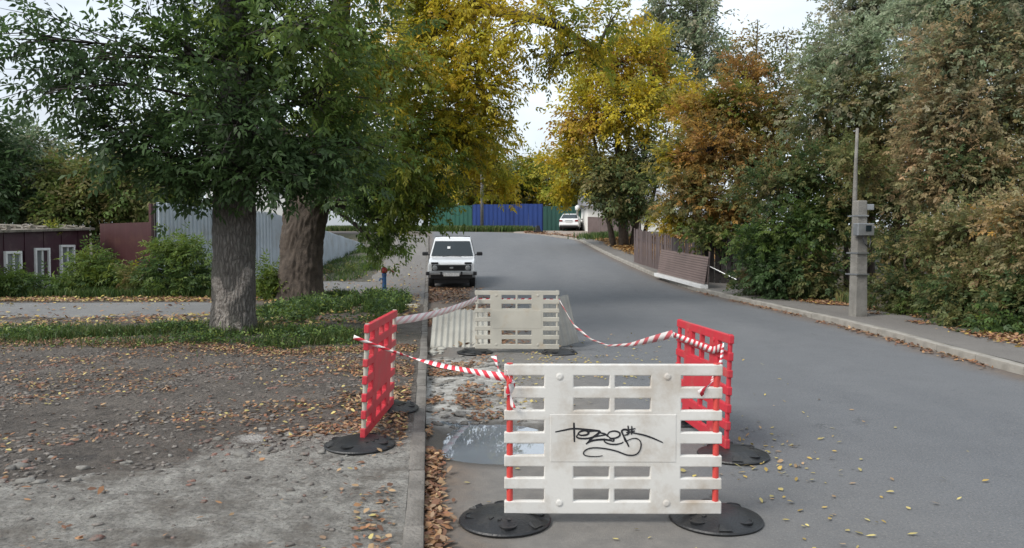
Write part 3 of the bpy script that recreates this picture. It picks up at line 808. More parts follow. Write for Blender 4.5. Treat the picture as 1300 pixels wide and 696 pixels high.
# ---- old grey ash by the verge (green crown)
b1 = np.array([at(298, 434, 12)[0], 12.0, 0.06]); b1[2] = float(VZ(b1[0], b1[1])) - 0.06
t1 = [b1, b1 + (0.0, 0, 0.5), b1 + (0.02, 0, 1.4), b1 + (0.03, 0.03, 2.3), b1 + (0.08, 0.1, 3.4), b1 + (0.0, 0.15, 5.0), b1 + (-0.15, 0.1, 7.0), b1 + (-0.1, 0.1, 8.8)]
GM = GREEN_D + GREEN_M[:2]
T1C = [cl(300, 160, 11.4, (1.3, 1.3, 1.0), 46, GREEN_D), cl(215, 205, 11.3, (1.0, 1.0, .55), 30, GREEN_D), cl(240, 235, 11.6, (.75, .8, .35), 18, GREEN_D),
       cl(140, 170, 11.0, (.95, .9, .55), 20, GREEN_D, limb=.035), cl(60, 120, 10.6, (.8, .7, .5), 14, GREEN_D, spray=11, limb=.03), cl(20, 50, 10.6, (.8, .7, .6), 13, GREEN_D, spray=11, limb=.03),
       cl(110, 75, 11.0, (.9, .8, .6), 15, GREEN_D, spray=12, limb=.035), cl(225, 70, 11.5, (1.2, 1.1, .9), 28, GM), cl(330, 60, 12.2, (1.4, 1.4, 1.0), 36, GREEN_M + GREEN_D[:2]),
       cl(300, -30, 12.0, (1.6, 1.5, 1.0), 40, GM), cl(415, 130, 12.2, (1.2, 1.2, .9), 36, GREEN_M), cl(405, 215, 11.8, (1.0, .9, .5), 30, GREEN_D),
       cl(330, 225, 11.3, (1.0, .8, .42), 28, GREEN_D), cl(465, 190, 12.6, (.9, .9, .6), 26, GREEN_M), cl(450, 55, 12.8, (1.3, 1.3, 1.0), 32, GREEN_M + GREEN_Y),
       cl(285, 110, 13.3, (1.3, 1.1, 1.0), 26, GREEN_M), cl(190, 150, 12.8, (1.1, 1.0, .8), 22, GREEN_M), cl(390, 30, 11.0, (1.0, .9, .8), 20, GREEN_M),
       cl(460, -60, 12.5, (1.5, 1.5, 1.0), 26, GREEN_M), cl(180, -50, 11.5, (1.4, 1.4, 1.0), 22, GREEN_D),
       clw(b1 + (0, 0, 7.6), (2.4, 2.4, 1.5), 60, GREEN_M), clw(b1 + (-1.6, 0, 6.6), (1.6, 1.6, 1.2), 30, GREEN_M), clw(b1 + (1.5, .6, 6.8), (1.6, 1.6, 1.3), 30, GREEN_M)]
t1o = tree('ash_tree', 'old green-leaved tree with grey trunk and pale bark scar, beside the red barrier', 'tree', b1, t1,
           [0.345, 0.325, 0.315, 0.31, 0.25, 0.19, 0.12, 0.05], T1C, bark='bark_scarred', leaf=(0.125, 0.052), k=5, spray=12, big=True, ridge=0.03, freq=11, flare=0.16, limb_r=0.07)
for ch in t1o.children:
    if ch.name.startswith('trunk'):
        me = ch.data; n = len(me.vertices); co = np.empty(n * 3, np.float32); me.vertices.foreach_get('co', co); co = co.reshape(-1, 3) + b1
        rel = co - np.array([0, 0, CAM_H]); sx = CX + FPX * rel[:, 0] / rel[:, 1]; sy = HORIZON - FPX * rel[:, 2] / rel[:, 1]
        def seg(p, q):
            p = np.array(p, float); q = np.array(q, float); t = np.clip(((sx - p[0]) * (q[0] - p[0]) + (sy - p[1]) * (q[1] - p[1])) / np.sum((q - p) ** 2), 0, 1)
            return np.hypot(sx - p[0] - t * (q[0] - p[0]), sy - p[1] - t * (q[1] - p[1]))
        dd = np.minimum(np.minimum(seg((274, 358), (283, 384)), seg((283, 384), (302, 371)) + 1), np.minimum(seg((302, 371), (314, 346)), np.minimum(seg((281, 384), (279, 436)) - 2, seg((300, 412), (312, 425)) + 3)))
        a = me.attributes.new('scar', 'FLOAT', 'POINT')
        a.data.foreach_set('value', (np.clip(1 - dd / 11.0, 0, 1) * (co[:, 1] < b1[1])).astype(np.float32))

# ---- big leaning tree, green on the left turning yellow over the road
b2 = np.array([at(383, 386, 20.3)[0], 20.3, 0.0]); b2[2] = float(VZ(b2[0], b2[1])) - 0.08
t2 = [b2, b2 + (-.02, 0, 0.6), b2 + (0.02, 0, 1.5), b2 + (0.14, 0, 2.3), b2 + (0.35, 0, 3.2), b2 + (0.7, 0, 4.6), b2 + (1.0, 0, 6.5), b2 + (1.2, 0, 9.0), b2 + (1.0, 0, 11.0)]
limbs = [([b2 + (0.5, 0, 3.6), b2 + (1.6, -.2, 5.0), b2 + (3.0, -.6, 6.6), b2 + (4.6, -1.0, 7.4), b2 + (6.4, -1.4, 6.9), b2 + (7.6, -1.6, 6.2)], [0.34, 0.28, 0.22, 0.17, 0.11, 0.05]),
         ([b2 + (0.3, 0, 3.0), b2 + (-.7, .3, 4.6), b2 + (-1.6, .5, 6.6), b2 + (-2.0, .6, 9.0)], [0.30, 0.24, 0.16, 0.06])]
T2C = [cl(455, 245, 19.6, (1.1, 1.1, .7), 26, GREEN_D + GREEN_M), cl(430, 150, 19.8, (1.7, 1.6, 1.4), 44, GREEN_M + GREEN_Y), cl(500, 190, 17.4, (1.3, 1.3, 1.2), 44, GREEN_Y + GREEN_M[:2]),
       cl(535, 240, 19.2, (1.3, 1.2, .9), 40, GREEN_Y + GREEN_M), cl(505, 290, 19.8, (.75, .8, .6), 20, GREEN_M + GREEN_Y[:2]), cl(548, 262, 19.6, (.75, .8, .42), 16, GREEN_M + GREEN_Y), cl(480, 318, 20.4, (.5, .6, .35), 10, GREEN_M),
       cl(560, 160, 18.4, (1.5, 1.4, 1.3), 52, YELLOW + GREEN_Y), cl(598, 180, 18.8, (1.1, 1.2, .8), 34, YELLOW + GREEN_Y[:2]), cl(652, 225, 19.8, (.5, .8, .35), 10, YELLOW, limb=.02),
       cl(560, 70, 18.6, (1.8, 1.6, 1.5), 56, YELLOW), cl(625, 110, 18.2, (1.2, 1.2, 1.1), 36, YELLOW), cl(590, 10, 19.0, (1.8, 1.6, 1.4), 46, YELLOW),
       cl(490, 80, 16.6, (1.3, 1.3, 1.2), 44, GREEN_Y + YELLOW[2:]), cl(520, 0, 19.4, (1.7, 1.6, 1.4), 40, GREEN_Y + YELLOW), cl(650, 30, 17.6, (1.0, 1.0, .9), 10, YELLOW),
       cl(700, 20, 18.0, (1.3, 1.2, .9), 13, YELLOW + GREEN_Y), cl(740, 55, 18.4, (1.1, 1.1, .75), 11, YELLOW + GREEN_Y), cl(700, 75, 18.8, (1.0, 1.0, .5), 12, OLIVE + YELLOW[2:]), cl(780, 20, 18.6, (1.1, 1.1, .8), 9, YELLOW + GREEN_Y),
       cl(600, 150, 20.5, (1.3, 1.3, 1.2), 30, YELLOW), cl(640, 190, 20.5, (.6, .8, .8), 16, YELLOW), cl(650, 250, 20.2, (.35, .5, .22), 5, YELLOW, limb=.012),
       clw(b2 + (3.0, -.6, 8.6), (2.6, 2.4, 1.8), 60, YELLOW), clw(b2 + (0.8, 0, 10.0), (2.8, 2.8, 2.0), 70, YELLOW + GREEN_Y), clw(b2 + (-2.0, .5, 8.6), (2.4, 2.4, 2.0), 54, GREEN_M), clw(b2 + (-2.4, 0, 6.0), (1.8, 1.8, 1.4), 34, GREEN_M)]
tree('maple_tree', 'broad leaning brown trunk with crown turning from green to yellow over the road', 'tree', b2, t2,
     [0.62, 0.56, 0.54, 0.55, 0.50, 0.40, 0.30, 0.18, 0.06], T2C, bark='bark_brown', leaf=(0.135, 0.058), k=5, spray=15, big=True, ridge=0.07, freq=10, flare=0.14, limb_r=0.08, extra_stems=limbs, droop=0.4)

# ---- right side: trees of the thicket
def simple_tree(name, label, px_, d, stem_top_px, clumps, radii=(0.14, 0.10, 0.04), zoff=0.0, wob=0.25, cat='tree', group=None, stems=None, zf=BZ, **kw):
    b = at(px_, 300, d); b[2] = float(zf(b[0], b[1])) - 0.1 + zoff
    tp = at(*stem_top_px, d)
    n = 6
    tr = [b + (tp - b) * t + (np.array([math.sin(t * 5 + px_), math.cos(t * 4 + px_), 0]) * wob * t * (1 - t) * 2) for t in np.linspace(0, 1, n)]
    rad = list(np.interp(np.linspace(0, 1, n), np.linspace(0, 1, len(radii)), radii))
    ex = []
    for (dx, tpx, sr) in (stems or []):
        b_ = b + np.array([dx, 0.1, 0.05]); t_ = at(*tpx, d + 0.3)
        ex.append(([b_ + (t_ - b_) * t + np.array([math.sin(t * 4 + dx), 0, 0]) * wob * t * (1 - t) for t in np.linspace(0, 1, 5)], list(np.linspace(sr, sr * 0.3, 5))))
    return tree(name, label, cat, b, tr, rad, clumps, group=group, extra_stems=ex, **kw)

far = dict(leaf=(0.24, 0.125), k=3, spray=15, twig_r=0.012, dens=1.9)
# yellow many-stemmed maple above the leaf bank
simple_tree('yellow_maple', 'many-stemmed tree with yellow top and dark lower leaves above the leaf bank', 792, 43, (780, 90),
    [cl(790, 235, 41.5, (2.2, 2.2, 1.6), 46, GREEN_D + OLIVE), cl(815, 205, 43, (2.2, 2.2, 1.7), 44, GREEN_D + OLIVE), cl(760, 215, 42.5, (1.6, 1.8, 1.5), 28, OLIVE + YELLOW[:2]),
     cl(725, 205, 44, (1.8, 2.0, 1.8), 34, YELLOW + OLIVE[1:2]), cl(745, 150, 43, (2.2, 2.2, 1.9), 48, YELLOW + ORANGE[:2]), cl(800, 140, 42, (2.4, 2.4, 2.0), 54, YELLOW + OLIVE[1:2]),
     cl(840, 115, 44, (2.0, 2.0, 1.9), 40, YELLOW + ORANGE[:2]), cl(790, 80, 43, (2.2, 2.2, 1.9), 44, YELLOW + ORANGE[:2]), cl(745, 95, 44, (1.7, 1.8, 1.6), 26, YELLOW), cl(830, 60, 44.5, (1.8, 1.8, 1.8), 28, YELLOW + OLIVE[1:2]),
     cl(712, 240, 44.5, (1.0, 1.4, .9), 14, YELLOW + OLIVE[1:2]), cl(755, 245, 46, (1.7, 1.6, 1.0), 22, OLIVE + GREEN_D), cl(800, 262, 42.5, (1.6, 1.4, .8), 20, GREEN_D + OLIVE)],
    radii=(0.30, 0.22, 0.08), stems=[(-0.5, (745, 130), 0.18), (0.45, (830, 110), 0.2), (0.9, (850, 160), 0.14), (-.2, (800, 150), 0.14)], zoff=-0.25, limb_r=0.09, **far)
# orange-leaved tree over the brown fence
mid = dict(leaf=(0.135, 0.075), k=5, spray=14, twig_r=0.01, dens=1.8)
simple_tree('rusty_tree', 'tree with rusty orange leaves leaning over the brown metal fence', 935, 28.5, (935, 110),
    [cl(880, 250, 27, (1.3, 1.3, 1.1), 40, ORANGE + OLIVE), cl(930, 270, 26.5, (1.3, 1.3, .9), 40, OLIVE + ORANGE[:3]), cl(905, 190, 27.5, (1.5, 1.5, 1.3), 50, ORANGE), cl(965, 210, 27, (1.4, 1.4, 1.2), 46, ORANGE + OLIVE),
     cl(930, 140, 28, (1.4, 1.4, 1.3), 42, ORANGE + GREEN_Y), cl(985, 160, 28.5, (1.2, 1.2, 1.2), 32, ORANGE + OLIVE), cl(880, 140, 29, (1.2, 1.2, 1.2), 30, ORANGE + YELLOW), cl(850, 210, 28.5, (1.0, 1.1, 1.1), 26, YELLOW[1:] + OLIVE),
     cl(895, 300, 26.2, (1.0, .9, .45), 20, OLIVE + GREEN_M), cl(850, 280, 28.2, (.9, .9, .5), 16, OLIVE + YELLOW[2:]), cl(945, 95, 29, (.9, .9, .9), 16, ORANGE)],
    radii=(0.16, 0.12, 0.04), stems=[(.5, (975, 180), 0.09), (-.5, (890, 180), 0.09)], **mid)
# slender light-leaved saplings against the sky
simple_tree('slender_tree', 'slender thin-leaved tree standing up against the pale sky', 962, 33, (962, 25),
    [cl(960, 60, 33, (1.0, 1.0, 1.2), 14, OLIVE + ORANGE, spray=9), cl(945, 110, 33, (1.1, 1.1, 1.2), 18, OLIVE, spray=9), cl(985, 100, 33, (1.1, 1.0, 1.2), 18, OLIVE + GREY_G, spray=9), cl(965, 150, 33, (1.3, 1.2, 1.2), 24, OLIVE, spray=10), cl(1000, 60, 33.5, (.8, .8, 1.0), 9, OLIVE, spray=9), cl(925, 75, 34, (.8, .8, 1.2), 10, OLIVE, spray=9)],
    radii=(0.10, 0.07, 0.02), stems=[(.6, (1000, 45), 0.06), (-.5, (930, 55), 0.06)], leaf=(0.16, 0.08), k=3, twig_r=0.008, dens=1.7)
simple_tree('grey_poplar', 'tall grey-green tree rising behind the yellow tree top', 885, 55, (880, -90),
    [cl(880, 20, 55, (2.4, 2.4, 2.6), 44, GREY_G), cl(850, 60, 55.5, (2.2, 2.2, 2.2), 34, GREY_G), cl(905, 70, 54.5, (1.5, 1.6, 2.0), 26, GREY_G), cl(870, 120, 55, (2.6, 2.6, 2.4), 36, GREY_G), cl(870, -50, 55, (2.6, 2.6, 3.0), 50, GREY_G), cl(875, -120, 55, (2.0, 2.0, 2.4), 30, GREY_G), cl(830, 10, 56, (1.8, 1.8, 2.2), 22, GREY_G), cl(875, 190, 55, (2.8, 2.6, 2.6), 36, OLIVE)],
    radii=(0.34, 0.24, 0.08), leaf=(0.30, 0.15), k=3, spray=15, limb_r=0.09, dens=1.7)
# dark green bush mass between the fence and the pole
simple_tree('hazel_shrub', 'dense dark green shrub beside the dark boards and concrete pole', 1010, 20.6, (1010, 220),
    [cl(985, 345, 20.4, (1.0, 1.0, .75), 40, GREEN_D), cl(1040, 350, 19.6, (1.0, .9, .75), 40, GREEN_D + OLIVE), cl(960, 310, 21.0, (.9, .9, .7), 30, GREEN_D + GREEN_M), cl(1015, 290, 20.2, (1.1, 1.1, .8), 44, GREEN_D + GREEN_M), cl(1060, 275, 20, (1.0, 1.0, .9), 34, GREEN_D + OLIVE),
     cl(980, 240, 21, (1.1, 1.1, .9), 34, GREEN_D + OLIVE), cl(1035, 225, 20.5, (1.1, 1.1, .9), 34, OLIVE + GREEN_D), cl(1010, 385, 20.2, (1.2, .7, .3), 24, GREEN_D), cl(955, 365, 21.6, (.7, .6, .45), 16, GREEN_D + OLIVE)],
    radii=(0.10, 0.07, 0.03), stems=[(.5, (1050, 240), .06), (-.5, (975, 250), .06), (.2, (1030, 280), .05)], leaf=(0.105, 0.058), k=5, spray=15, twig_r=0.008, dens=1.5)
simple_tree('thicket_tree', 'tall grey-green tree with thin stems behind the concrete pole', 1105, 21.5, (1110, -40),
    [cl(1090, 60, 21, (1.3, 1.3, 1.2), 36, GREY_G), cl(1060, 120, 21, (1.2, 1.2, 1.1), 32, GREY_G + OLIVE), cl(1130, 115, 20.6, (1.3, 1.3, 1.2), 38, GREY_G + OLIVE), cl(1085, 180, 21.4, (1.3, 1.2, 1.1), 34, OLIVE), cl(1140, 190, 20.6, (1.3, 1.2, 1.1), 36, BROWNISH + OLIVE), cl(1070, 20, 22, (1.1, 1.1, 1.1), 24, GREY_G), cl(1130, 20, 21.5, (1.4, 1.4, 1.2), 32, GREY_G),
     cl(1110, -50, 21.5, (1.8, 1.8, 1.4), 40, GREY_G), cl(1085, 205, 16.9, (.55, .5, .5), 10, OLIVE), cl(1105, 225, 17.0, (.5, .5, .4), 8, OLIVE), cl(1100, 245, 20.4, (1.1, 1.0, .9), 30, OLIVE + GREEN_D), cl(1150, 260, 20, (1.1, 1.0, .9), 30, BROWNISH + GREEN_D), cl(1035, 75, 22.5, (.9, .9, 1.0), 16, GREY_G), cl(1030, 150, 22, (1.0, 1.0, 1.0), 18, OLIVE + GREY_G)],
    radii=(0.15, 0.11, 0.04), stems=[(.7, (1150, 60), .08), (-.6, (1070, 60), .08), (1.2, (1180, 120), .06)], leaf=(0.105, 0.056), k=5, spray=17, twig_r=0.008, dens=1.5)
simple_tree('thicket_tree', 'tall brownish-green tree rooted by the pavement past the concrete pole', 1225, 17.0, (1230, -60),
    [cl(1200, 70, 16.6, (1.2, 1.2, 1.1), 42, GREY_G + BROWNISH), cl(1260, 60, 16.6, (1.2, 1.2, 1.1), 42, GREY_G + BROWNISH), cl(1230, 140, 16.2, (1.2, 1.1, 1.0), 42, BROWNISH + GREY_G), cl(1180, 160, 16.8, (1.0, 1.0, .9), 30, BROWNISH), cl(1285, 150, 16.4, (1.1, 1.0, .9), 32, BROWNISH + OLIVE), cl(1220, 220, 16, (1.1, 1.0, .8), 36, BROWNISH + GREEN_D), cl(1280, 230, 15.8, (1.0, 1.0, .8), 32, OLIVE + BROWNISH),
     cl(1180, 235, 16.6, (.9, .9, .8), 24, BROWNISH), cl(1220, -10, 17, (1.5, 1.5, 1.2), 40, GREY_G), cl(1290, -10, 17, (1.4, 1.4, 1.2), 34, GREY_G), cl(1340, 100, 16.5, (1.3, 1.3, 1.3), 34, GREY_G + OLIVE), cl(1350, 210, 16, (1.2, 1.2, 1.1), 30, BROWNISH), cl(1180, 10, 17.5, (1.1, 1.1, 1.0), 24, GREY_G), clw(at(1240, -120, 17), (2.0, 1.8, 1.4), 40, GREY_G)],
    radii=(0.15, 0.11, 0.04), stems=[(.8, (1290, 40), .09), (-.6, (1190, 60), .08), (1.4, (1340, 80), .07), (-.2, (1250, 140), .05)], leaf=(0.088, 0.048), k=5, spray=18, twig_r=0.008, dens=1.6)
low = dict(dens=1.7, leaf=(0.08, 0.044), k=5, spray=16, twig_r=0.007, radii=(0.05, 0.04, 0.015), cat='shrub')
simple_tree('shrub', 'low olive shrub crowding the pavement just past the concrete pole', 1150, 16.6, (1150, 320),
    [cl(1140, 370, 16.2, (.8, .7, .45), 22, OLIVE + GREEN_D), cl(1175, 330, 16.8, (.8, .8, .6), 22, OLIVE + BROWNISH), cl(1130, 320, 17.2, (.7, .7, .6), 18, GREEN_D + OLIVE), cl(1165, 395, 15.9, (.6, .4, .22), 16, GREEN_M + OLIVE)], stems=[(.3, (1170, 320), .03), (-.3, (1130, 330), .03)], **low)
simple_tree('shrub', 'dark leafy shrub with brown sprays hanging to the pavement leaf band', 1235, 14.4, (1235, 300),
    [cl(1215, 375, 14, (.7, .6, .45), 30, OLIVE + GREEN_D), cl(1255, 350, 14, (.8, .7, .6), 32, BROWNISH + OLIVE), cl(1240, 290, 14.6, (.9, .8, .6), 32, BROWNISH + OLIVE), cl(1200, 310, 15, (.7, .7, .6), 22, OLIVE), cl(1235, 410, 13.4, (.7, .4, .25), 26, GREEN_D + OLIVE)], stems=[(.4, (1270, 300), .03), (-.3, (1200, 310), .03)], **low)
simple_tree('shrub', 'thick green shrub overhanging the pavement edge below reddish sprays', 1320, 13.0, (1320, 290),
    [cl(1290, 390, 12.6, (.6, .55, .42), 30, GREEN_D + OLIVE), cl(1310, 330, 12.8, (.8, .7, .6), 34, OLIVE + BROWNISH), cl(1300, 280, 13.2, (.8, .7, .55), 28, BROWNISH + ORANGE[:2]), cl(1350, 370, 12.4, (.7, .6, .5), 28, GREEN_D), cl(1275, 425, 12.3, (.5, .35, .2), 20, GREEN_D + GREEN_M), cl(1390, 320, 12.4, (.9, .8, .7), 30, OLIVE)], stems=[(.4, (1350, 300), .03), (-.3, (1290, 320), .03)], **low)
# second row that closes the thicket
for lab, x0, d0, pal in (('tall olive tree filling the thicket behind the pole tree', 1160, 27, OLIVE + GREY_G), ('tall pale tree deep in the thicket behind the shrub with brown sprays', 1270, 24, GREY_G + OLIVE), ('olive tree deep in the thicket behind the dark green shrub', 1050, 29, OLIVE + GREEN_D)):
    top = -30 if x0 > 1100 else 60
    cs = []
    for j in range(12):
        yy_ = top + (330 - top) * (j // 2 + 0.5) / 6; xx_ = x0 + (-1) ** j * RNG.uniform(15, 55)
        cs.append(cl(xx_, yy_, d0 + RNG.uniform(-.8, .8), (1.5, 1.4, 1.2), 24, pal))
    simple_tree('thicket_tree', lab, x0, d0, (x0 + 5, top - 30), cs, radii=(0.16, 0.12, 0.04), leaf=(0.19, 0.10), k=3, spray=14, twig_r=0.01, dens=0.85)

# ---- background trees on the left, behind the burgundy building
bgk = dict(dens=1.8, leaf=(0.26, 0.13), k=3, spray=12, twig_r=0.015, limb_r=0.08, zf=H)
for lab, x0, d0, top, pal, rr in (('dark green tree with rounded crown behind the burgundy building', 25, 40, 150, GREEN_D + GREY_G, 1.9), ('mid green tree behind the red-brown metal panel', 120, 38, 190, GREEN_M + OLIVE, 1.6),
                             ('dark tree at the far side of the burgundy building roof', -60, 36, 120, GREEN_D, 2.0), ('pale green tree with drooping sprays behind the zinc fence', 195, 46, 185, GREEN_M + GREEN_Y[:2], 1.7)):
    cs = []
    bot = 285
    for j in range(10):
        t = (j // 2 + 0.5) / 5; yy_ = top + 25 + (bot - top - 30) * t; sp_ = 18 + 26 * math.sin(min(1, t + .25) * 2.4)
        cs.append(cl(x0 + (-1) ** j * RNG.uniform(.4, 1) * sp_, yy_, d0 + RNG.uniform(-1.2, 1.2), (rr, rr, rr * .75), 24, pal))
    simple_tree('garden_tree', lab, x0, d0, (x0, top + 20), cs, radii=(0.22, 0.16, 0.05), **bgk)
# trees behind the far blue and green fences
for lab, x0, d0, top, pal, rr in (('yellowing tree behind the blue fence beside the light post', 600, 80, 195, YELLOW + OLIVE, 2.6), ('olive green tree behind the blue gate panels', 655, 84, 205, OLIVE + GREEN_M, 2.4), ('yellow-green tree behind the green fence by the white saloon', 715, 82, 190, GREEN_Y + YELLOW[2:], 2.6),
                             ('dark green tree behind the end of the green fence', 770, 80, 205, GREEN_D + OLIVE, 2.6), ('dark tree behind the long green fence left of the blue panels', 540, 84, 190, GREEN_D + OLIVE, 2.8), ('green tree far down the bend behind the yellow crown', 470, 78, 200, GREEN_M + GREEN_D, 2.8)):
    cs = []
    for j in range(8):
        t = (j // 2 + 0.5) / 4; yy_ = top + 12 + (262 - top - 10) * t
        cs.append(cl(x0 + (-1) ** j * RNG.uniform(.3, 1) * 26, yy_, d0 + RNG.uniform(-1.5, 1.5), (rr, rr, rr * .65), 22, pal))
    simple_tree('far_tree', lab, x0, d0, (x0, top + 15), cs, radii=(0.3, 0.2, 0.06), leaf=(0.38, 0.2), k=3, spray=13, twig_r=0.02, limb_r=0.09, zf=H, dens=1.7)
# shrubs in front of the burgundy building and zinc fence
sh = dict(dens=1.6, leaf=(0.125, 0.05), k=5, spray=9, twig_r=0.006, radii=(0.03, 0.025, 0.01), cat='shrub', zf=VZ)
simple_tree('elder_shrub', 'bright green leafy shrub in front of the third white window', 122, 22.5, (122, 325),
    [cl(118, 335, 22.3, (.65, .6, .45), 26, GREEN_M + GREEN_Y[:2]), cl(98, 355, 22.4, (.42, .5, .28), 13, GREEN_M), cl(140, 352, 22.2, (.55, .5, .35), 18, GREEN_M + GREEN_Y[:1]), cl(120, 365, 22, (.75, .4, .2), 16, GREEN_M + GREEN_D)], stems=[(.3, (140, 335), .02), (-.3, (105, 335), .02)], **sh)
simple_tree('elder_shrub', 'wide light green shrub in front of the zinc fence, left of the grey trunk', 228, 21.8, (228, 312),
    [cl(215, 318, 21.9, (.7, .6, .35), 22, GREEN_M + GREEN_Y[:2]), cl(240, 322, 21.7, (.6, .6, .4), 22, GREEN_M), cl(205, 345, 21.6, (.6, .5, .4), 22, GREEN_M + GREEN_D), cl(250, 348, 21.5, (.7, .5, .4), 26, GREEN_M + GREEN_D), cl(228, 365, 21.2, (.9, .4, .22), 22, GREEN_D + GREEN_M)], stems=[(.4, (250, 318), .02), (-.4, (208, 318), .02)], **sh)
simple_tree('elder_shrub', 'green shrub under the first white window of the burgundy building', 15, 21.5, (15, 340),
    [cl(12, 360, 21.3, (.55, .5, .3), 22, GREEN_M), cl(34, 369, 21.3, (.35, .4, .15), 9, GREEN_M + GREEN_D), cl(-15, 358, 21.3, (.6, .5, .3), 18, GREEN_M)], stems=[(.3, (28, 345), .02)], **sh)
simple_tree('elder_shrub', 'small green shrub below the second white window', 68, 21.8, (68, 350),
    [cl(68, 367, 21.6, (.36, .4, .17), 13, GREEN_M + GREEN_D), cl(82, 362, 21.8, (.3, .35, .18), 10, GREEN_M)], stems=[(.2, (76, 350), .015)], **sh)
simple_tree('elder_shrub', 'bright shrub growing between the two big trunks', 345, 20.6, (345, 345),
    [cl(343, 352, 20.4, (.35, .4, .28), 16, GREEN_M + GREEN_Y[:2]), cl(348, 372, 20.2, (.42, .4, .25), 18, GREEN_M + GREEN_Y)], stems=[(.15, (352, 350), .015)], **sh)
simple_tree('elder_shrub', 'autumn-tinted low shrub before the red-brown metal panel', 172, 22.2, (172, 345),
    [cl(168, 352, 22, (.4, .4, .28), 14, OLIVE + GREEN_Y), cl(182, 362, 21.8, (.45, .4, .22), 14, OLIVE + GREEN_M)], stems=[(.15, (178, 348), .015)], **sh)
simple_tree('elder_shrub', 'low green growth at the foot of the zinc fence beyond the leaning trunk', 440, 30.5, (440, 345),
    [cl(432, 350, 30, (.8, .6, .28), 16, GREEN_M + OLIVE), cl(462, 344, 31, (.8, .6, .3), 16, GREEN_M + GREEN_D)], stems=[(.4, (455, 345), .015)], **sh)

# ------------------------------------------------------------------ burgundy building
d0, d1 = 20.6, 26.5
pA = at(-150, 300, d0 - 2.6); pB = at(112, 292, d1)
pA[2] = 0; pB[2] = 0
ax = unit(pB - pA); L_ = np.linalg.norm(pB - pA); nrm = np.array([ax[1], -ax[0], 0])     # towards the viewer
ang = math.atan2(ax[1], ax[0])
def bz(s): return 1.72 + (2.02 - 1.72) * (s / L_)          # eaves climb a little to the far end
bd = empty('shed_building', (pA[0], pA[1], 0), ang, 'low burgundy clad building with white windows and mossy rubble-strewn roof', 'building')
dep = 5.0
mb = MB()
mb.add([(0, 0.05, -0.4), (L_, 0.05, -0.4), (L_, dep, -0.4), (0, dep, -0.4), (0, 0.05, bz(0) - .02), (L_, 0.05, bz(L_) - .02), (L_, dep, bz(L_) + .1), (0, dep, bz(0) + .1)],
       [(0, 1, 2, 3), (4, 7, 6, 5), (0, 4, 5, 1), (1, 5, 6, 2), (2, 6, 7, 3), (3, 7, 4, 0)])
mb.build('wall', 'burgundy', bd)
def s_of(px_):                                              # distance along the facade for a pixel column
    r = ray(px_, 320); k_ = r[0] / r[1]
    den = ax[0] - k_ * ax[1]
    return float((k_ * pA[1] - pA[0]) / den)
wins = []
for (xa, xb, yt, yb) in ((3, 24, 319, 368), (41, 60, 315, 366), (74, 92, 311, 358)):
    sa, sb = s_of(xa), s_of(xb); dm = pA[1] + ax[1] * (sa + sb) / 2
    zt = CAM_H + (HORIZON - yt) * dm / FPX; zb = CAM_H + (HORIZON - yb) * dm / FPX
    wins.append((sa, sb, zb, zt))
pw = 0.46; s = 0.0; i = 0
while s < L_ - 0.02:
    e = min(L_, s + pw)
    zt0, zt1 = bz(s), bz(e)
    segs = [(-0.35, None)]
    w_ = next((q for q in wins if q[0] < (s + e) / 2 < q[1]), None)
    spans = [(-0.35, 'top')] if not w_ else [(-0.35, w_[2]), (w_[3], 'top')]
    for za, zb in spans:
        za0 = za
        t0, t1 = (zt0, zt1) if zb == 'top' else (zb, zb)
        if t0 - za0 < 0.05: continue
        off = 0.018 * (i % 2)
        m_ = MB(); y0, y1 = -0.03 - off, 0.048
        m_.add([(s + .004, y0, za0), (e - .004, y0, za0), (e - .004, y1, za0), (s + .004, y1, za0), (s + .004, y0, t0), (e - .004, y0, t1), (e - .004, y1, t1), (s + .004, y1, t0)],
               [(0, 3, 2, 1), (4, 5, 6, 7), (0, 1, 5, 4), (1, 2, 6, 5), (2, 3, 7, 6), (3, 0, 4, 7)])
        m_.build('siding_panel', 'burgundy', bd)
    s = e; i += 1
for (sa, sb, zb, zt) in wins:
    fr = MB(); t = 0.075
    fr.box(((sa + sb) / 2, -0.06, zt - t / 2), (sb - sa, 0.09, t)).box(((sa + sb) / 2, -0.07, zb + t / 2), (sb - sa + .08, 0.13, t))
    fr.box((sa + t / 2, -0.06, (zb + zt) / 2), (t, 0.088, zt - zb - 2 * t)).box((sb - t / 2, -0.06, (zb + zt) / 2), (t, 0.088, zt - zb - 2 * t))
    fo = fr.build('window', 'white_paint', bd, bevel=0.006)
    MB().box(((sa + sb) / 2, -0.035, (zb + zt) / 2), (sb - sa - 2 * t, 0.012, zt - zb - 2 * t)).build('pane', 'window_glass', fo)
    MB().box(((sa + sb) / 2 + .02, -0.055, (zb + zt) / 2), (0.05, 0.05, zt - zb - 2 * t)).build('mullion', 'white_paint', fo, bevel=0.005)
rf = MB(); rf.add([(-.1, -.18, bz(0) + .0), (L_ + .1, -.18, bz(L_) + .0), (L_ + .1, dep + .2, bz(L_) + .22), (-.1, dep + .2, bz(0) + .22), (-.1, -.18, bz(0) + .07), (L_ + .1, -.18, bz(L_) + .07), (L_ + .1, dep + .2, bz(L_) + .3), (-.1, dep + .2, bz(0) + .3)],
                   [(0, 1, 2, 3), (4, 7, 6, 5), (0, 4, 5, 1), (1, 5, 6, 2), (2, 6, 7, 3), (3, 7, 4, 0)])
ro = rf.build('roof', 'rubble', bd)
deb = MB()
for q in range(170):
    s = random.uniform(0, L_); v_ = random.uniform(-.12, 1.6); r_ = random.uniform(.03, .10)
    deb.box((s, v_, bz(s) + .07 + v_ * .045 + r_ * .3), (r_ * random.uniform(1, 3), r_ * 1.4, r_), (random.uniform(-.4, .4), random.uniform(-.4, .4), random.uniform(0, 3)))
